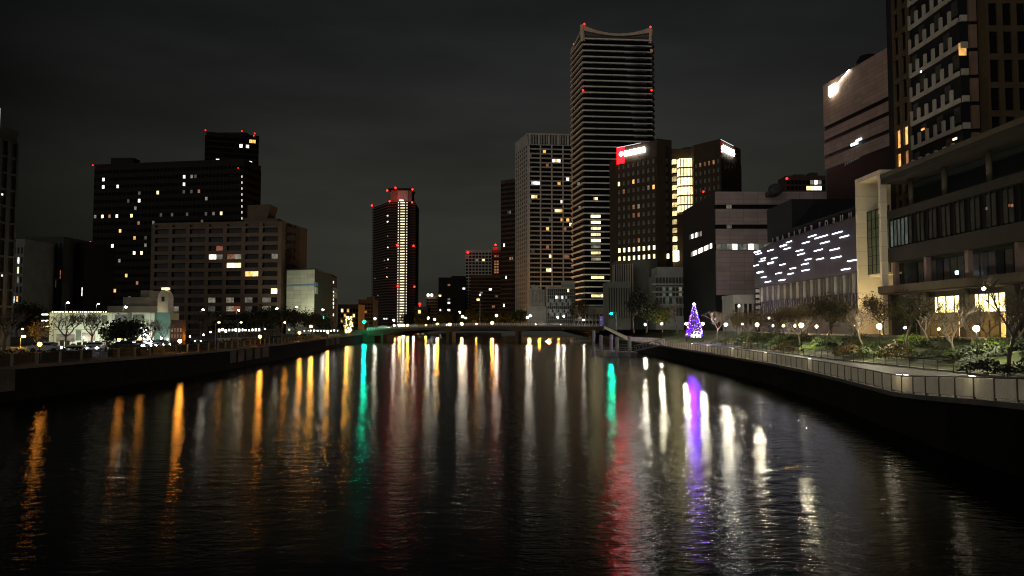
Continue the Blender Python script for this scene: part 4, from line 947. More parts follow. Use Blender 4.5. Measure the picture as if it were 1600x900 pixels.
# the rooftop letters
fs = thing('rooftop_sign', 'dim grey capital letters standing along the roof edge of the hall', 'sign', (FX+1, 140, zs1))
LM = mat('letter_metal', (.42, .42, .40), .5, .1, 2)
xs_l = [295, 350, 412, 487, 550, 612, 680, 755, 850, 930, 1020, 1110, 1212]
for ch, xl in zip('IMARIVERFORUM', xs_l):
    px = 1170+xl/7.5; yl = (FX+1.0)*F/(px-800)
    cu = bpy.data.curves.new('letter', 'FONT'); cu.body = ch; cu.size = 1.75; cu.extrude = .06; cu.offset = .02; cu.align_x = 'CENTER'
    ob = bpy.data.objects.new('tmp', cu); COL.objects.link(ob); dg = bpy.context.evaluated_depsgraph_get(); me = bpy.data.meshes.new_from_object(ob.evaluated_get(dg))
    bpy.data.objects.remove(ob); me.materials.clear(); me.materials.append(LM)
    o = bpy.data.objects.new('letter', me); COL.objects.link(o); o.parent = fs
    o.matrix_local = Matrix.Translation(Vector((FX+1.0, yl, zs1+.12))-ORG[fs.name]) @ Matrix(((0, 0, -1, 0), (-1, 0, 0, 0), (0, 1, 0, 0), (0, 0, 0, 1)))

# ------------------------------------------------------------------ bridge
BC = BR('bridge_concrete', (.085, .06, .035)); YB0, YB1 = 305.0, 325.0
r = thing('bridge', 'low concrete bridge of three shallow arches crossing the river', 'bridge', (-10, YB0, 0))
xL, xR = X2(574, YB0), X2(936, YB0)
def deckz(x):
    t_ = (x-xL)/(xR-xL); return Z2(516.0, YB0)+(Z2(508.6, YB0)-Z2(516.0, YB0))*min(1, t_/.42)**.75 - .35*max(0, (t_-.6))/.4
piers = [xL+1, X2(600, YB0), X2(702, YB0), X2(810, YB0), xR-2]
def soffit(x):
    for a, b_ in zip(piers, piers[1:]):
        if a <= x <= b_:
            t_ = (x-a)/(b_-a); d0 = deckz(x); return d0-1.25-1.75*(2*t_-1)**4 if b_-a > 10 else d0-2.6
    return deckz(x)-2.6
q = MB(); N = 90; rows_ = []
for i in range(N+1):
    x = xL+(xR-xL)*i/N; rows_.append([(x, YB0, deckz(x)), (x, YB1, deckz(x)), (x, YB1, soffit(x)), (x, YB0, soffit(x))])
vs = [v for rr in rows_ for v in rr]; fs_ = []
for i in range(N):
    for j in range(4): fs_.append((i*4+j, i*4+(j+1) % 4, i*4+4+(j+1) % 4, i*4+4+j))
fs_ += [(0, 3, 2, 1), (N*4, N*4+1, N*4+2, N*4+3)]; q.add(vs, fs_); q.build('deck', BC, r)
q = MB()
for i in range(N):
    xa, xb = xL+(xR-xL)*i/N, xL+(xR-xL)*(i+1)/N
    q.fbox((xa, YB0-.3, deckz(xa)-.35), (xb-xa, 0, deckz(xb)-deckz(xa)), (0, .28, 0), (0, 0, .38))
q.build('fascia', BR('bridge_fascia', (.2, .18, .15)), r)
for x in piers[1:4]:
    q = MB(); q.prism([(x-1.2, YB0), (x, YB0-1.5), (x+1.2, YB0), (x+1.2, YB1), (x, YB1+1.5), (x-1.2, YB1)], -2, deckz(x)-2.3); q.build('pier', BC, r)
q = MB(); q.box(xL-8, xL+3, YB0+.5, YB1-.5, -2, deckz(xL)-.6); q.build('abutment', BC, r)
q = MB(); q.box(xR-2, xR+14, YB0+.5, YB1-.5, -2, deckz(xR)-.6); q.build('abutment', QW, r)
q = MB(); q.box(xR, 60, YB0, YB1, 4.6, deckz(xR)); q.build('approach', BC, r)
q = MB(); q.box(-120, xL, YB0, YB1, LZ, deckz(xL)); q.build('approach', BC, r)
BRL = BR('bridge_rail_pale', (.7, .68, .6)); n_ = 96
for i in range(n_):
    xa, xb = xL+(xR-xL)*i/n_, xL+(xR-xL)*(i+1)/n_
    s = MB(); za = deckz(xa); s.box(xa-.13, xa+.13, YB0+.05, YB0+.3, za, za+1.05); s.build('rail_post', BRL, r)
s = MB()
for i in range(30):
    xa, xb = xL+(xR-xL)*i/30, xL+(xR-xL)*(i+1)/30
    for zz in (.35, .65, .98): s.fbox((xa, YB0+.12, deckz(xa)+zz), (xb-xa, 0, deckz(xb)-deckz(xa)), (0, .08, 0), (0, 0, .07))
s.build('rail', BRL, r)
q = MB(); q.box(xL, xR, YB0+4, YB0+4.2, 0, .1)

# ------------------------------------------------------------------ lamps
GL = {'w': emis('globe_white', (1, .88, .62), 1700, nee=True), 'c': emis('globe_cool', (.85, .95, 1), 300, nee=True),
      'o': emis('globe_sodium', (1, .36, .04), 150, nee=True), 'y': emis('globe_amber', (1, .50, .08), 800, nee=True),
      'm': emis('globe_mild', (1, .9, .7), 150, nee=True), 'a': emis('globe_amber_far', (1, .42, .05), 430, nee=True),
      'q': emis('globe_sodium_soft', (1, .36, .04), 32, nee=True)}
def lamp(px, py, Y, z0, k, label, group, r_=.2, kind='globe', nm='street_lamp', arm=0):
    p = P(px, py, Y); r = thing(nm, label, 'lamp', (p.x, p.y, z0), group)
    s = MB(); s.lathe((p.x, p.y, z0), [(.14, 0), (.14, .25), (.07, .35), (.045, p.z-z0-r_)], 8)
    s.build('pole', DARK if kind == 'globe' else STEEL, r)
    if kind == 'globe':
        s = MB(); s.ball(p, r_, 8, 6); s.build('globe', GL[k], r)
        s = MB(); s.lathe(p, [(r_*.5, r_*.85), (r_*.7, r_*.95), (.03, r_*1.25)], 8); s.build('cap', DARK, r)
    else:
        s = MB(); s.tube(p-Vector((0, 0, .15)), p+Vector((arm, 0, .1)), .04); s.build('arm', STEEL, r)
        s = MB(); s.ball(p+Vector((arm, 0, .02)), r_, 8, 6, sz=.5); s.build('lamp_head', GL[k], r)
    return r
G1 = 'globe lamps along the lawn'
for i, (px, py, Y) in enumerate([(1525.5, 513.5, 68), (1374, 510, 86), (1252, 508, 109), (1183, 507, 129), (1134, 507, 147), (1098, 506, 165), (1072, 506, 181), (1034, 506, 205), (1008, 507, 228)]):
    big = i in (0, 1, 2)
    lamp(px, py, Y, 3.0, 'w', 'bright globe lamp on the lawn, %s from the right edge' % ORD[i], G1, .27 if big else .24)
G2 = 'small lamps on the upper path'
for i, (px, py, Y, k) in enumerate([(1541.5, 530, 100, 'm'), (1467, 514, 100, 'o'), (1414, 512, 110, 'm'), (1335, 510, 122, 'y'), (1299, 510, 126, 'o'), (1276, 510, 132, 'w'), (1242, 509, 140, 'y'), (1224, 509, 150, 'y'), (1208, 509, 158, 'y'),
                                     (1201.5, 497, 165, 'w'), (1155, 478, 180, 'w'), (1160, 506, 175, 'm')]):
    if py == 530: continue
    lamp(px, py, Y, GZ-.3, k, 'small lamp on the upper path, %s from the right edge' % ORD[i-1], G2, .17)
G3 = 'lamps on the bridge and beyond'
for i, (px, py, Y, k, r_) in enumerate([(586,498,308,'m',.35),(615.5,500,308,'m',.35),(669,497,308,'m',.38),(679,499,322,'m',.35),(722.6,494.6,308,'m',.36),(727.6,497,322,'m',.35),(718.6,487.6,322,'m',.35),(775.6,493,308,'m',.42),
                                         (824,496,322,'m',.35),(828.6,493.4,308,'m',.35),(871.6,496,308,'m',.35),(881,494,322,'m',.35),(912,500,322,'m',.3)]):
    p = P(px, py, Y); lamp(px, py, Y, deckz(p.x)-.05, k, 'lamp on the bridge, %s counting from its left end' % ORD[i], G3, r_)
G4 = 'amber lamps along the far quays'
for i, (px, py, Y, k, r_) in enumerate([(616,508.5,420,'a',.5),(624,508.5,450,'a',.6),(630,508.5,520,'m',.7),(637,508.5,460,'a',.6),(646,508.5,480,'m',.6),(665,508,500,'a',.5),(683.4,507,430,'a',.7),(702.6,507,430,'o',.8),(721.6,506,440,'a',.7),(744,506,460,'o',.5),
                                         (769,504.5,430,'a',.7),(827,504,430,'a',.7),(842.5,504,430,'o',.7),(858,503,400,'a',.8),(855.5,503.2,380,'w',.6),(873,505,430,'o',.4),(897,503,345,'o',.75)]):
    p = P(px, py, Y); s_ = 3.2
    lamp(px, py, Y, -.5 if lq(Y) < p.x < rq(Y) else 4, k, 'amber or white lamp just above the bridge deck, %s from the left' % ORD[i], G4, r_, nm='quay_lamp')
# the flood masts and street lamps on the left bank
G5 = 'street lamps on the left bank'
LB = [(32,526,120,'y',.26,1),(62,538,71,'q',.2,0),(281,533,99,'o',.24,0),(406,526,131,'o',.26,0),(468,520,169,'o',.28,0),(512,519,214,'a',.28,0),(541,518,260,'a',.3,0),
      (192,480,135,'m',.26,1),(178,521,118,'c',.2,1),(103,473,190,'c',.28,1),(151,475,190,'c',.28,1),(314,484,180,'m',.3,1),(370,485,190,'m',.3,1),(430,482,205,'m',.28,1),(461,480,225,'m',.3,1),(502,484,240,'m',.3,1),
      (337,504,113,'q',.2,1),(372,504,121,'q',.2,1),(441,504,148,'o',.2,1),(20,386,150,'w',.3,1),(186,531,85,'q',.18,0),(219,529,89,'q',.17,0),(486,510,187,'a',.24,0)]
for i, (px, py, Y, k, r_, hi) in enumerate(LB):
    if py == 386: continue
    lamp(px, py, Y, LZ, k, ('tall mast lamp' if hi else 'low amber lamp by the railing')+' on the left bank near %s' % (['the left edge','the left edge','the shop end','the row of white lights','the floodlit box','the floodlit box corner','the bridge','the white shop roof','the round dark tree','the ribbed block','the dark slab foot','the taupe block','the taupe block middle','the taupe block right end','the cream box left side','the cream box right side','the first dark hedge','the second dark hedge','the third dark hedge','the sky','the left car pair','the right car pair','the second light row'][i]), G5, r_, 'mast' if hi else 'globe', arm=.5 if hi else 0)
q = MB(); q.box(*[c for c in ()] ) if False else None
for i, (px, py, Y, k) in enumerate([(35,514,125,'a'),(131,527,120,'m'),(147,535,112,'c'),(124,547,90,'c'),(236,534,112,'c'),(228,527,118,'m'),(252,528,118,'m'),(262,530,121,'c'),(297,526,126,'a'),(318,523,140,'m'),(329,519,150,'c'),(414,514,190,'c'),(452,515,205,'c')]):
    p = P(px, py, Y); r = thing('garden_light', 'small bright light on the left bank, %s from the left edge' % ORD[i], 'light', (p.x, p.y, LZ), 'small lights along the left bank')
    s = MB(); s.tube((p.x, p.y, LZ), p, .05, n=5); s.build('post', DARK, r)
    s = MB(); s.ball(p, .12, 6, 4); s.build('bulb', GL[k], r)
# flags / sign tall pole on bridge
p = P(750, 461, 318); r = thing('street_lamp', 'tallest thin mast lamp rising from the middle of the bridge', 'lamp', (p.x, p.y, deckz(p.x)))
s = MB(); s.tube((p.x, p.y, deckz(p.x)), p, .12, .07); s.build('pole', STEEL, r); s = MB(); s.ball(p, .3); s.build('lamp_head', GL['m'], r)

# traffic signals
TG = emis('signal_green', (.0, 1, .55), 600, nee=True); TR = emis('signal_red', (1, .05, .03), 30)
def signal(px, py, Y, z0, label, r_=.3):
    p = P(px, py, Y); r = thing('traffic_signal', label, 'traffic light', (p.x+1.6, p.y, z0))
    s = MB(); s.tube((p.x+1.6, p.y+.2, z0), (p.x+1.6, p.y+.2, p.z+.4), .1, .07); s.tube((p.x+1.6, p.y+.2, p.z+.3), (p.x, p.y+.2, p.z+.3), .05); s.build('pole', STEEL, r)
    s = MB(); s.box(p.x-.7, p.x+.9, p.y, p.y+.25, p.z-.3, p.z+.28); s.build('signal_box', DARK, r)
    s = MB(); s.ball(p-Vector((0, .05, 0)), r_, 10, 6); s.build('green_lens', TG, r)
signal(569, 503, 300, LZ, 'green traffic signal at the left end of the bridge', .42)
signal(505, 496, 270, LZ, 'small green traffic signal in front of the floodlit cream box', .2)
signal(955, 490, 235, 4.6, 'green traffic signal beside the ribbed grey building', .30)
sgn = thing('blue_banner', 'narrow dark blue banner standing at the right end of the bridge', 'banner', P(940, 512, 250))
s = MB(); s.box(X2(938, 250), X2(942, 250), 250, 250.3, Z2(509, 250), Z2(494, 250)); s.build('cloth', emis('banner_blue_glow', (.05, .05, .6), .25), sgn)  # faint glow put into the cloth, which is no lamp
s = MB(); s.tube((X2(942.3, 250), 250.1, 4.6), (X2(942.3, 250), 250.1, Z2(493, 250)), .06); s.build('pole', STEEL, sgn)

# ------------------------------------------------------------------ trees
BARK = mat('bark', (.09, .07, .05), .95, .4, 6, bump=.6); BARKP = mat('pale_bark', (.12, .10, .075), .95, .3, 6, bump=.5)
LEAF = [mat('leaf_dark', (.035, .05, .018), .7, .5, 2), mat('leaf_mid', (.07, .08, .02), .7, .5, 2), mat('leaf_autumn', (.06, .038, .012), .7, .4, 2), mat('leaf_black_green', (.014, .02, .01), .8, .5, 2)]
def tree(x, y, z0, h, rad, kind, label, group=None, seed=0, leaf=0, bark=None, nleaf=900, lsz=.16, bare=False, spread=.55):
    rnd = random.Random(seed*7+3)
    r = thing('bare_tree' if bare else 'leafy_tree', label, 'tree', (x, y, z0), group)
    tr = MB(); cr_ = MB(); tips = []
    def br(p, d, ln, rr, lv):
        n_ = 3 if lv < 2 else 2; q_ = p
        for i in range(n_):
            d = (d+Vector((rnd.uniform(-.22, .22), rnd.uniform(-.22, .22), rnd.uniform(-.05, .12)))).normalized()
            e_ = q_+d*(ln/n_); (tr if lv < 2 else cr_).tube(q_, e_, rr*(1-.25*i/n_), rr*(1-.25*(i+1)/n_), 5 if lv < 2 else 3, cap=False); q_ = e_
            if lv > 0 and lv < 4 and rnd.random() < .75: sub(q_, d, ln*.62, rr*.5, lv+1)
        if lv < 5:
            for _ in range(3 if lv < 4 else 2): sub(q_, d, ln*.74, rr*.6, lv+1)
        tips.append(q_)
    def sub(p, d, ln, rr, lv):
        if ln < .22: tips.append(p); return
        ax = Vector((rnd.uniform(-1, 1), rnd.uniform(-1, 1), rnd.uniform(-.25, .6))).normalized()
        br(p, (d*(1-spread)+ax*spread+Vector((0, 0, .12))).normalized(), ln*rnd.uniform(.8, 1.1), max(rr, .008), lv)
    br(Vector((x, y, z0-.1)), Vector((rnd.uniform(-.1, .1), rnd.uniform(-.1, .1), 1)), h*.30, h*.022, 0)
    bk = bark or BARK
    # fit height and width
    zmax = max(t_.z for t_ in tips); sz_ = h/(zmax-z0); rr_ = sorted(math.hypot(t_.x-x, t_.y-y) for t_ in tips)[int(len(tips)*.9)]; sx_ = rad/max(rr_, .1)
    def fit(v):
        g_ = min(1, max(0, (v.z-z0)/(h*.35))); k = 1+(sx_-1)*g_
        return Vector((x+(v.x-x)*k, y+(v.y-y)*k, z0+(v.z-z0)*sz_))
    tr.v = [fit(v) for v in tr.v]; cr_.v = [fit(v) for v in cr_.v]; tips = [fit(t_) for t_ in tips if t_.z > z0+h*.2]
    tr.build('trunk', bk, r)
    mats = [bk, LEAF[leaf], LEAF[(leaf+1) % 3] if leaf < 3 else LEAF[0]]
    if not bare:
        for i in range(nleaf):
            c = rnd.choice(tips); c = c+Vector((rnd.gauss(0, 1), rnd.gauss(0, 1), rnd.gauss(-.5, 1.3)))*(rad*.16); c.z = max(c.z, z0+h*.22)
            s_ = lsz*rnd.uniform(.6, 1.5); a_ = Vector((rnd.uniform(-1, 1), rnd.uniform(-1, 1), rnd.uniform(-1, 1))).normalized(); b2 = a_.orthogonal().normalized()
            cr_.add([c-a_*s_, c+b2*s_*.55, c+a_*s_, c-b2*s_*.55], [(0, 1, 2, 3)], 1 if rnd.random() < .75 else 2)
    cr_.build('crown', mats, r)
    return r
def at(px, Y): return X2(px, Y)
GT = None
park = [  # px, Y, z0, h, rad, bare, leaf, bark, label
 (1572, 63, 3.0, 7.4, 2.6, True, 0, BARK, 'big dark bare tree nearest the right edge of the park'),
 (1512, 78, 3.6, 5.6, 2.6, True, 0, BARKP, 'pale bare tree with low spreading branches before the glowing rooms'),
 (1492, 74, 3.2, 5.0, 2.2, True, 0, BARKP, 'low pale bare tree just left of the lamp nearest the right edge'),
 (1452, 88, 3.8, 6.0, 2.2, True, 0, BARKP, 'slender pale bare tree between the portal and the glowing rooms'),
 (1411, 82, 3.3, 6.3, 2.2, False, 0, BARK, 'dark tree with sparse leaves right of the portal foot'),
 (1350, 92, 3.4, 5.0, 2.1, True, 0, BARKP, 'pale bare tree leaning in front of the portal foot'),
 (1330, 112, 4.3, 5.8, 2.3, False, 2, BARK, 'brownish tree left of the portal foot'),
 (1289, 104, 3.6, 6.6, 2.4, False, 0, BARK, 'dark leafy tree under the right end of the hall slab'),
 (1262, 122, 4.3, 5.9, 2.3, False, 2, BARK, 'brown tree behind the third bright lawn lamp'),
 (1248, 116, 3.8, 3.9, 1.9, True, 0, BARKP, 'small pale bare tree at the third bright lawn lamp'),
 (1232, 135, 4.4, 5.5, 2.2, False, 1, BARK, 'yellow-green tree in the middle of the lawn'),
 (1212, 124, 3.6, 5.4, 2.0, False, 2, BARK, 'rusty tree with twin trunks in the middle of the lawn'),
 (1190, 140, 4.2, 5.2, 2.4, False, 2, BARK, 'brown tree beside the fourth bright lawn lamp'),
 (1166, 140, 3.4, 4.9, 2.0, True, 0, BARK, 'bare tree between the fourth and fifth bright lawn lamps'),
 (1150, 158, 4.0, 5.4, 2.5, False, 1, BARK, 'olive tree beside the fifth bright lawn lamp'),
 (1120, 165, 3.6, 5.8, 2.3, True, 0, BARKP, 'bare tree just right of the violet lit tree'),
 (1597, 76, 3.6, 6.0, 2.0, True, 0, BARK, 'bare tree half cut by the right edge'),
 (1540, 84, 4.0, 5.0, 1.9, True, 0, BARK, 'dark bare tree before the second glowing room'),
 (1382, 100, 4.2, 6.4, 2.2, False, 2, BARK, 'orange-brown tree behind the second bright lawn lamp'),
 (1035, 214, 4.8, 5.8, 2.2, False, 1, BARK, 'yellow-green lit tree left of the violet lit tree'),
 (1058, 196, 4.6, 7.4, 2.0, True, 0, BARKP, 'tall thin bare tree immediately left of the violet lit tree'),
 (990, 205, 4.8, 10.0, 3.2, False, 3, BARK, 'tall layered dark tree by the landing stage'),
 (1010, 215, 4.8, 8.5, 2.8, False, 3, BARK, 'second dark tree right of the tall layered one by the landing stage'),
 (925, 262, 5.0, 7.5, 3.0, True, 0, BARKP, 'bare tree left of the green signal near the bridge end'),
 (902, 330, 5.0, 10.5, 5.0, False, 2, BARK, 'round rust-lit tree at the right end of the bridge'),
]
for i, (px, Y, z0_, h_, ra, bare, lf, bk, lb) in enumerate(park):
    tree(at(px, Y), Y, z0_, h_*1.14, ra*1.15, 0, lb, seed=i+1, leaf=lf, bark=bk, bare=bare, nleaf=1200 if Y < 200 else 1100, lsz=.13 if Y < 200 else .35)
left = [
 (105, 112, LZ, 6.2, 3.2, True, 0, BARKP, 'spreading bare tree before the left part of the white shop'),
 (143, 116, LZ, 6.3, 2.6, True, 0, BARK, 'bare tree before the middle of the white shop'),
 (168, 121, LZ, 3.6, 1.9, False, 1, BARK, 'small yellow-lit leafy tree before the white shop'),
 (210, 112, LZ, 4.2, 2.6, False, 3, BARK, 'round black-green tree before the right part of the white shop'),
 (240, 118, LZ, 5.0, 2.0, True, 0, BARKP, 'thin white-lit bare tree at the right end of the shop'),
 (258, 122, LZ, 4.4, 1.6, True, 0, BARKP, 'short bare tree past the right end of the shop'),
 (10, 100, LZ, 6.5, 2.4, True, 0, BARKP, 'bare tree at the left edge'),
 (60, 125, LZ, 4.5, 2.6, False, 2, BARK, 'amber-lit bush-like tree near the left edge'),
 (318, 165, LZ, 7.0, 3.0, True, 0, BARK, 'bare tree before the left end of the taupe block'),
 (345, 175, LZ, 6.5, 3.2, False, 3, BARK, 'dark tree left of the row of white lights'),
 (382, 185, LZ, 7.0, 3.6, False, 3, BARK, 'dark tree above the left half of the row of white lights'),
 (412, 188, LZ, 7.8, 3.8, False, 3, BARK, 'dark tree above the right half of the row of white lights'),
 (436, 195, LZ, 7.6, 3.6, False, 3, BARK, 'dark tree at the right end of the taupe block'),
 (462, 205, LZ, 8.2, 3.8, False, 3, BARK, 'dark tree before the left face of the cream box'),
 (488, 225, LZ, 7.8, 4.0, False, 3, BARK, 'dark tree before the corner of the cream box'),
 (512, 240, LZ, 6.4, 4.0, False, 3, BARK, 'low dark tree before the right face of the cream box'),
 (28, 150, LZ, 8.0, 4.0, False, 3, BARK, 'dark tree under the ribbed office block'),
]
for i, (px, Y, z0_, h_, ra, bare, lf, bk, lb) in enumerate(left):
    tree(at(px, Y), Y, z0_, h_, ra, 0, lb, seed=i+50, leaf=lf, bark=bk, bare=bare, nleaf=1500 if lf == 3 else 600, lsz=.28 if lf == 3 else .16)
far = [(660, 480), (700, 470), (740, 460), (790, 440), (812, 420), (640, 560), (765, 470), (720, 500), (880, 400)]
for i, (px, Y) in enumerate(far):
    tree(at(px, Y), Y, 4.5, 9+(i % 3), 5+(i % 2)*2, 0, 'dark tree beyond the bridge, %s counted from the left' % ORD[sorted(f[0] for f in far).index(px)], 'dark trees beyond the bridge', seed=i+90, leaf=3, nleaf=1300, lsz=.6)

# tree hung with amber lights at the bridge's left end
tl = tree(at(545, 275), 275, LZ, 7.5, 1.9, 0, 'tree wound with warm lights at the left end of the bridge', seed=200, leaf=2, nleaf=500, lsz=.25)
s = MB(); rnd = random.Random(4)
for i in range(110):
    a_ = rnd.uniform(0, 6.28); z = rnd.uniform(.6, 7); rr_ = (1.9*math.sin(min(1, z/6.5)*2.4))*rnd.uniform(.5, 1); s.ball((at(545, 275)+rr_*math.cos(a_), 275+rr_*math.sin(a_), LZ+z), .085, 4, 3)
tag(s.build('light_string', emis('string_amber', (1, .72, .25), 22, nee=False), tl), kind='stuff')
light('POINT', (at(545, 275), 273, LZ+4), (1, .7, .25), 120, .5, tl)

# violet lit christmas tree
cx_, cy_, cz_ = X2(1084.5, 170), 170.0, 4.0; H = 7.2
ct = thing('christmas_tree', 'violet-lit cone tree with a white star on the lawn', 'christmas tree', (cx_, cy_, cz_))
s = MB(); rnd = random.Random(9)
for i in range(1700):
    f = rnd.random()**.8; z = f*H; tier = 1-.35*((f*6) % 1); rr_ = (1.75*(1-f)**.85+.10)*tier*rnd.uniform(.6, 1); a_ = rnd.uniform(0, 6.28)
    c = Vector((cx_+rr_*math.cos(a_), cy_+rr_*math.sin(a_), cz_+.3+z)); d = Vector((math.cos(a_), math.sin(a_), -.45)); t2 = Vector((-math.sin(a_), math.cos(a_), 0))
    s.add([c-d*.22, c+t2*.07, c+d*.22, c-t2*.07], [(0, 1, 2, 3)])
s.build('foliage', LEAF[0], ct)
s = MB(); s.tube((cx_, cy_, cz_-.1), (cx_, cy_, cz_+H), .14, .03); s.build('trunk', BARK, ct)
for nm, k, n_, mm, sz_ in (('violet_lights', 1, 420, emis('led_violet', (.16, .012, 1), 6, nee=False), .055), ('white_lights', 2, 110, emis('led_lilac', (.75, .55, 1), 8, nee=False), .06)):
    s = MB()
    for i in range(n_):
        f = rnd.random()**1.1; rr_ = (1.85*(1-f)**.85+.12); a_ = rnd.uniform(0, 6.28); s.ball((cx_+rr_*math.cos(a_), cy_+rr_*math.sin(a_), cz_+.3+f*H), sz_, 4, 3)
    tag(s.build(nm, mm, ct), kind='stuff')
s = MB(); s.ball((cx_, cy_, cz_+H+.3), .22); 
for i in range(5): a_ = math.pi/2+i*2*math.pi/5; s.tube((cx_, cy_, cz_+H+.3), (cx_+.5*math.cos(a_), cy_, cz_+H+.3+.5*math.sin(a_)), .12, .01, 4)
s.build('star', emis('star_white', (.95, .85, 1), 14), ct)
light('POINT', (cx_-1.2, cy_-2.4, cz_+2.2), (.20, .015, 1), 4200, .8, ct); light('POINT', (cx_, cy_, cz_+4), (.20, .015, 1), 2600, 1.2, ct)
for i in range(3):
    s = MB(); xx = cx_-.8+i*.8; s.tube((xx, cy_-2.1, cz_), (xx+.1, cy_-2.1, cz_+1.0), .09, .05, 6); s.tube((xx+.1, cy_-2.1, cz_+.95), (xx+.35, cy_-2.1, cz_+1.35), .05, .03, 5); s.tube((xx, cy_-2.1, cz_+.5), (xx-.5, cy_-2.1, cz_+.55), .1, .07, 6); s.tube((xx-.45, cy_-2.1, cz_+.5), (xx-.5, cy_-2.1, cz_), .04, .02, 5)
    s.ball((xx+.36, cy_-2.1, cz_+1.38), .1, 6, 4)
    tag(s.build('light_figure', emis('figure_white', (.9, .8, 1), 7)), 'glowing white %s figure at the foot of the violet tree' % ['left', 'middle', 'right'][i], 'decoration')

# shrubs and grass tufts on the lawn
SH = MB(); rnd = random.Random(31)
shr = [(1400, 84, 2.2, 1), (1425, 90, 2.0, 1), (1545, 72, 2.2, 1), (1560, 78, 1.8, 0), (1300, 100, 2.2, 0), (1270, 108, 2.0, 1), (1215, 126, 2.2, 1), (1150, 150, 2.4, 1), (1475, 82, 2.4, 3), (1460, 76, 1.9, 3), (1520, 68, 1.7, 3), (1345, 90, 2.2, 3), (1235, 118, 2.3, 3), (1188, 136, 2.0, 3), (1590, 70, 1.7, 3), (1125, 158, 2.2, 3)]
pos_words = ['left of the portal foot lamp','behind the second lawn lamp','right of the first lawn lamp','under the tree cut by the right edge','under the dark leafy tree','beside the third lawn lamp','near the rusty tree','beside the fifth lawn lamp','under the slender pale tree','before the slender pale tree','under the first lawn lamp','under the leaning pale tree','before the yellow-green tree','beside the fourth lawn lamp','at the right edge','near the violet tree']
for i, (px, Y, rad, lf) in enumerate(shr):
    s = MB(); x = X2(px, Y); g0 = rz(Y)+.3+max(0, min(1, (x-rf(Y)-2)/6))*2
    for k in range(650):
        a_ = rnd.uniform(0, 6.28); rr_ = rad*math.sqrt(rnd.random()); hh = .85*math.sqrt(max(0, 1-(rr_/rad)**2))*rnd.uniform(.5, 1.1)*(1+.3*math.sin(a_*3+i))
        c = Vector((x+rr_*math.cos(a_), Y+rr_*math.sin(a_), g0+hh)); v_ = Vector((rnd.uniform(-1, 1), rnd.uniform(-1, 1), rnd.uniform(-.3, 1))).normalized(); w_ = v_.orthogonal().normalized()
        s.add([c-v_*.1, c+w_*.06, c+v_*.1, c-w_*.06], [(0, 1, 2, 3)])
    tag(s.build('shrub', [mat('shrub_dark', (.03, .045, .015), .8, .5, 2), mat('shrub_green', (.08, .13, .015), .8, .4, 2), LEAF[2], LEAF[3]][lf]), ('low %s shrub ' % ['dark green', 'bright green', 'brown', 'black-green'][lf])+pos_words[i], 'shrub')

rnd = random.Random(77); protos = []
for k in range(5):
    s = MB(); rad = 1.0+.25*k
    for j in range(420):
        a_ = rnd.uniform(0, 6.28); rr_ = rad*math.sqrt(rnd.random()); hh = .7*math.sqrt(max(0, 1-(rr_/rad)**2))*rnd.uniform(.4, 1.3)*(1+.35*math.sin(a_*2+k))
        c = Vector((rr_*math.cos(a_), rr_*math.sin(a_), hh)); v_ = Vector((rnd.uniform(-1, 1), rnd.uniform(-1, 1), rnd.uniform(-.3, 1))).normalized(); w_ = v_.orthogonal().normalized()
        s.add([c-v_*.1, c+w_*.06, c+v_*.1, c-w_*.06], [(0, 1, 2, 3)])
    protos.append(s.mesh('shrub', [LEAF[3], _M['shrub_dark'], LEAF[2], LEAF[3], _M['shrub_dark']][k]))
for k in range(75):
    Y = rnd.uniform(50, 160); f = rnd.uniform(.6, 7.5); x = rf(Y)+f; z = rz(Y)+.1+min(f, 6.5)/6.5*1.9
    o = bpy.data.objects.new('shrub', protos[k % 5]); COL.objects.link(o); o.location = (x, Y, z); o.rotation_euler = (0, 0, rnd.uniform(0, 6)); sc_ = rnd.uniform(.7, 1.4); o.scale = (sc_, sc_, sc_)
    tag(o, 'one of the low dark shrubs massed on the slope behind the black park fence', 'shrub', 'dark shrubs on the slope behind the park fence')

# ------------------------------------------------------------------ landing stage
PS = mat('pontoon_steel', (.20, .19, .19), .6, .3, 1.5)
r = thing('landing_stage', 'floating landing stage of pale steel moored between round piles', 'pontoon', (22, 166, 0))
s = MB(); s.box(20.0, 27.2, 162, 176, -.3, .75); s.build('float', PS, r)
s = MB(); s.box(19.8, 27.4, 161.8, 176.2, .75, .9); s.build('deck', CONC, r)
s = MB()
for x in (20.1, 22.4, 24.8, 27.2): s.tube((x, 162, .9), (x, 162, 2.0), .05)
for z in (1.4, 1.95): s.tube((20.1, 162, z), (27.2, 162, z), .04)
s.build('railing', PS, r)
s = MB(); s.box(24.5, 26.5, 168, 170, .9, 2.4); s.build('locker', DGREY, r)
for i, (px, yt, Y) in enumerate([(927.4, 516, 185), (938.7, 523, 178), (955, 522, 176), (964, 526, 161), (983.5, 525, 161)]):
    p = P(px, yt, Y); s = MB(); s.lathe((p.x, p.y, -2), [(.42, 0), (.42, p.z+1.8), (.05, p.z+2.0)], 12)
    tag(s.build('mooring_pile', PS, smooth=False), 'round steel mooring pile, %s from the left at the landing stage' % ORD[i], 'pile', 'mooring piles of the landing stage')
r = thing('gangway', 'steel truss gangway sloping from the quay down to the landing stage', 'gangway', (28, 160, 1))
A = Vector((27, 164, 1.0)); B = Vector((32.2, 158, 2.6))
s = MB(); s.fbox(A, B-A, (.5, .6, 0), (0, 0, .12)); s.build('walkway', PS, r)
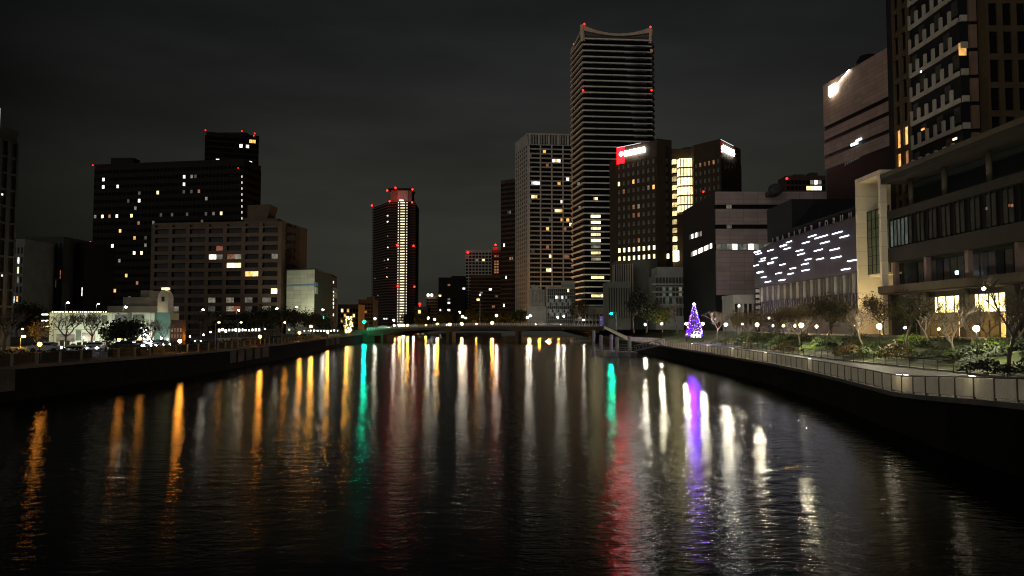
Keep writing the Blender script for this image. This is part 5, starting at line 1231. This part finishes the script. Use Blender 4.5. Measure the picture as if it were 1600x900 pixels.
for off_ in (Vector((0, 0, 0)), Vector((.9, 1.1, 0))):
    s = MB(); s.tube(A+off_+Vector((0, 0, .1)), B+off_+Vector((0, 0, .1)), .07); s.tube(A+off_+Vector((0, 0, 1.3)), B+off_+Vector((0, 0, 1.3)), .07)
    for k in range(8):
        f0, f1 = k/8, (k+1)/8; s.tube(A.lerp(B, f0)+off_+Vector((0, 0, .1 if k % 2 else 1.3)), A.lerp(B, f1)+off_+Vector((0, 0, 1.3 if k % 2 else .1)), .04)
    s.build('truss', PS, r)
r = thing('stair_railing', 'pale railing stepping down from the bridge end to the landing', 'railing', (32, 200, 3))
for (pa, pb) in ((P(944, 509, 255), P(981, 526, 176)), (P(985, 526, 172), P(1018, 527, 162)), (P(1018, 527, 162), P(1039, 529, 157))):
    for k in range(int((pb-pa).length/1.6)+1):
        nseg = int((pb-pa).length/1.6)+1; a_, b2 = pa.lerp(pb, k/nseg), pa.lerp(pb, (k+1)/nseg); s = MB()
        s.fbox(a_+Vector((0, 0, -.95)), (b2-a_)*.9, (.05, .05, 0), (0, 0, .85)); s.build('panel', RAIL, r)
    s = MB(); s.tube(pa, pb, .05); s.build('handrail', STEEL, r)

# ------------------------------------------------------------------ left bank: shop, chapel-like block, cars
SHOPW = mat('white_shop_wall', (.50, .55, .46), .7, .15, .8, brick=(3.4, 2.9, .05, 'X'))
r = thing('shop_building', 'long white two-storey shop with bulbs along its eave, brightly lit', 'building', (X2(85, 130), 130, LZ)); r['_b'] = 60
x0, x1, x2 = X2(78, 130), X2(242, 130), X2(265, 130); zt = Z2(488.5, 130)
w = MB(); w.box(x0, x1, 130, 134, LZ, zt); w.build('wall', SHOPW, r)
q = MB(); q.box(x1+.003, x2, 130.3, 133.8, LZ, zt+.05); q.build('teal_glass_end', mat('teal_glass', (.10, .20, .18), .3, .2, .4), r)
for (xa, xb, ya, yb, mm) in ((180, 200, 492, 506, 'g'), (200, 206, 489, 506, None), (120, 128, 516, 532, None), (110, 119, 493, 503, None), (160, 168, 493, 506, None), (90, 118, 522, 534, 'd'), (130, 150, 520, 534, 'd'), (172, 190, 514, 534, 'd'), (135, 152, 496, 508, None), (208, 226, 492, 503, None), (212, 238, 512, 534, 'w')):
    q = MB(); q.box(X2(xa, 130), X2(xb, 130), 129.9, 130.02, Z2(yb, 130), Z2(ya, 130)); q.build('window', L[mm] if mm else mat('grey_glass', (.10, .12, .10), .3, .3, 1), r)
for i in range(26):
    x = X2(83+i*3.3+random.uniform(-.6, .6), 129.6); q = MB(); q.ball((x, 129.5, zt+.12), .085, 6, 4); q.build('eave_bulb', emis('eave_glow', (1, .88, .45), 14), r)
for y in (491.5, 501, 510):
    q = MB(); p = P(73, y, 130); q.box(p.x-.45, p.x+.5, 129.3, 129.6, p.z-.09, p.z+.1); q.build('side_strip', emis('strip_glow', (1, .86, .5), 8), r)
for x, e_ in ((95, 520), (135, 520), (180, 420), (225, 620)):
    light('POINT', (X2(x, 126), 126.2, LZ+1.2), (.92, 1, .80), e_, .4, r)
q = MB()
for x in range(90, 262, 9): q.box(X2(x, 124)-.3, X2(x, 124)+.3, 123.8, 124, LZ, LZ+random.uniform(.6, 1.2))
q.build('front_planter', DGREY, r)
del r['_b']
r = thing('chapel_building', 'grey block with a lit round-topped white tower behind the shop', 'building', (X2(170, 160), 160, LZ))
q = MB(); q.box(X2(168, 160), X2(246, 160), 160, 164, LZ, Z2(478, 160)); q.box(X2(188, 160), X2(228, 160), 161, 172, Z2(478, 160)-.01, Z2(464, 160)); q.box(X2(212, 160), X2(226, 160), 162, 168, Z2(464, 160)-.01, Z2(453, 160)); q.build('wall', STONE, r)
pf = [(-1.15, 0), (1.15, 0), (1.15, 3.2), (1.0, 4.0), (.6, 4.8), (0, 5.1), (-.6, 4.8), (-1.0, 4.0), (-1.15, 3.2)]
q = MB(); cx2 = X2(254.5, 158); zb2 = Z2(490, 158); n_ = len(pf)
q.add([(cx2+a_, 158, zb2+b2) for a_, b2 in pf]+[(cx2+a_, 160.4, zb2+b2) for a_, b2 in pf], [tuple(range(n_)), tuple(reversed(range(n_, 2*n_)))]+[(i, (i+1) % n_, n_+(i+1) % n_, n_+i) for i in range(n_)]); q.build('tower', BR('tower_white', (.55, .52, .44)), r)
q = MB(); q.box(cx2-1.05, cx2+1.05, 158, 160.4, LZ, zb2); q.build('tower_base', STONE, r)
q = MB(); q.box(cx2-.3, cx2+.3, 157.9, 158.02, zb2+2.6, zb2+3.6); q.build('niche', DGREY, r)
q = MB(); q.box(cx2-.7, cx2+.7, 158.6, 159.6, zb2+5.12, zb2+5.6); q.build('lantern', L['y'], r)
light('POINT', (cx2-.5, 155.5, zb2+.5), (1, .9, .6), 120, .3, r); light('POINT', (X2(205, 156), 156, LZ+5.5), (1, .9, .7), 90, .3, r)
simple('shop_building', 'little warm-lit kiosk frame right of the white shop', 268, 286, 125, 125, 500, BRICK, 4, 3, [(271+4*i, 505+7*j, 'e') for i in range(4) for j in range(4)], z0=LZ, zb=LZ+.3, back=1.2, pier=.25, span=.4, dep=.1, top=False)
# rows of white lights (stalls)
STL = emis('stall_white', (1, .98, .9), 9, nee=False)
for i in range(13):
    px = 343+i*5.2; Y = 165+i*1.2; x = X2(px, Y); z = Z2(516, Y); r = thing('market_stall', 'small bright white stall, %s from the left in the row under the taupe block' % ORD[i], 'stall', (x, Y, LZ), 'bright stalls under the taupe block')
    s = MB(); s.box(x-.34, x+.34, Y, Y+1.2, LZ+2.2, LZ+2.3); s.build('roof', LGREY, r)
    s = MB(); s.box(x-.33, x+.33, Y+.1, Y+.9, LZ, LZ+.8); s.build('counter', LGREY, r)
    s = MB(); random.seed(i); hh = random.uniform(.05, .45); ww_ = random.uniform(.08, .25); s.box(x-ww_, x+ww_*.7, Y+.05, Y+.2, z-hh, z+random.uniform(.1, .5)); s.build('lit_panel', STL, r)
    s = MB(); s.tube((x-.32, Y+.1, LZ), (x-.32, Y+.1, LZ+2.2), .03, n=4); s.tube((x+.32, Y+.1, LZ), (x+.32, Y+.1, LZ+2.2), .03, n=4); s.build('post', STEEL, r)
for i in range(11):
    px = 476+i*5.2; Y = 225+i*2; x = X2(px, Y); z = Z2(517, Y); r = thing('market_stall', 'small bright white stall, %s from the left in the row under the cream box' % ORD[i], 'stall', (x, Y, LZ), 'bright stalls under the cream box')
    s = MB(); s.box(x-.45, x+.45, Y, Y+1.2, LZ+2.2, LZ+2.3); s.build('roof', LGREY, r)
    s = MB(); s.box(x-.43, x+.43, Y+.1, Y+.9, LZ, LZ+.8); s.build('counter', LGREY, r)
    s = MB(); ww_ = random.uniform(.12, .34); s.box(x-ww_, x+ww_*.6, Y+.05, Y+.2, z-.1, z+random.uniform(.1, .4)); s.build('lit_panel', STL, r)
light('POINT', (X2(375, 160), 160, LZ+2), (1, .97, .9), 220, .4); light('POINT', (X2(505, 228), 228, LZ+2), (1, .97, .9), 220, .4)
simple('apartment_building', 'far low flats with warm windows left of the central tower', 528, 560, 420, 420, 478, BR('far_tan', (.12, .09, .06)), 7, 4, [(533,487,'y'),(539,492,'o'),(546,488,'o'),(552,492,'y'),(536,497,'o')], z0=LZ, zb=LZ+2)
simple('apartment_building', 'far dark stepped flats touching the central tower', 560, 583, 480, 480, 470, BR('far_dark', (.06, .05, .04)), 5, 6, [(563,484,'d'),(571,490,'e')], z0=LZ, roofbox=[(573, 583, 2.5, 1)])
simple('office_building', 'far low block glimpsed under the red light right of the central tower', 648, 668, 560, 560, 481, BR('far_dark', (.06, .05, .04)), 4, 3, [(657,489,'y')], z0=4)
q = MB(); q.ball(P(656, 475, 600), 1.0); q.tube(P(656, 482, 600), P(656, 476, 600), .25); tag(q.build('red_beacon', RED), 'lone red light on a mast right of the central tower', 'beacon')

def car(px, Y, ang, col, label, z0=LZ+.02, head=True):
    x = X2(px, Y); r = thing('parked_car', label, 'car', (x, Y, z0)); r.rotation_euler = (0, 0, ang)
    o = Vector((x, Y, z0)); s = MB()
    prof = [(-2.1, .35), (2.1, .35), (2.15, .75), (1.2, .9), (.6, 1.4), (-.9, 1.42), (-1.6, .95), (-2.1, .9)]; n_ = len(prof)
    s.add([o+Vector((a_, -.85, b2)) for a_, b2 in prof]+[o+Vector((a_, .85, b2)) for a_, b2 in prof], [tuple(range(n_)), tuple(reversed(range(n_, 2*n_)))]+[(i, (i+1) % n_, n_+(i+1) % n_, n_+i) for i in range(n_)]); s.build('body', col, r)
    for sx in (-1.3, 1.3):
        for sy in (-.86, .86): s = MB(); s.tube(o+Vector((sx, sy-.1, .32)), o+Vector((sx, sy+.1, .32)), .32, n=10); s.build('wheel', DARK, r)
    for sy in (-.6, .6):
        s = MB(); s.ball(o+Vector((2.15, sy, .68)), .12, 6, 4); s.build('headlight', emis('headlight_white', (.9, .95, 1), 60 if head else 1), r)
    s = MB(); s.box(o.x-1.3, o.x+.95, o.y-.87, o.y+.87, o.z+.98, o.z+1.3); s.build('window', GLASS, r)
    return r
cc = [mat('car_white', (.6, .6, .6), .3, .05), mat('car_dark', (.03, .03, .04), .3, .05), mat('car_silver', (.3, .3, .32), .3, .05)]
for i, (px, Y, a_, c_, lb) in enumerate([(120, 84, -1.2, 0, 'white car with bright headlights below the spreading bare tree'), (152, 100, -1.3, 2, 'silver car with bright headlights before the middle of the shop'),
      (200, 108, 0.2, 1, 'dark car parked left of the round black-green tree'), (222, 112, -.2, 0, 'white car parked right of the round black-green tree'), (246, 116, -.4, 2, 'silver car at the right end of the shop'), (300, 140, -.6, 1, 'dark car before the warm kiosk'), (75, 100, .1, 2, 'silver car near the left edge')]):
    car(px, Y, a_, cc[c_], lb)
for i, (px, c_, hd) in enumerate([(600, 0, 1), (645, 2, 1), (690, 1, 1), (845, 0, 1), (868, 2, 1)]):
    x = X2(px, 313); car(px, 313, math.pi if i % 2 else 0, cc[c_], 'car crossing the bridge, %s from the left' % ORD[i], z0=deckz(x)+.02)
for k in range(18):
    Y = 60+k*10; x = lq(Y)-3.2-(k % 3)*.4
    s = MB(); s.box(x-.3, x+.3, Y-4, Y+4, LZ, LZ+.9); 
    for j in range(160):
        c = Vector((x+random.uniform(-.5, .5), Y+random.uniform(-4, 4), LZ+random.uniform(.5, 1.35))); v_ = Vector((random.uniform(-1, 1), random.uniform(-1, 1), random.uniform(-1, 1))).normalized(); w_ = v_.orthogonal().normalized(); s.add([c-v_*.14, c+w_*.08, c+v_*.14, c-w_*.08], [(0, 1, 2, 3)])
    tag(s.build('hedge', LEAF[3]), 'clipped dark hedge behind the far railing, %s from the near end' % ORD[k], 'hedge', 'hedges behind the far railing')
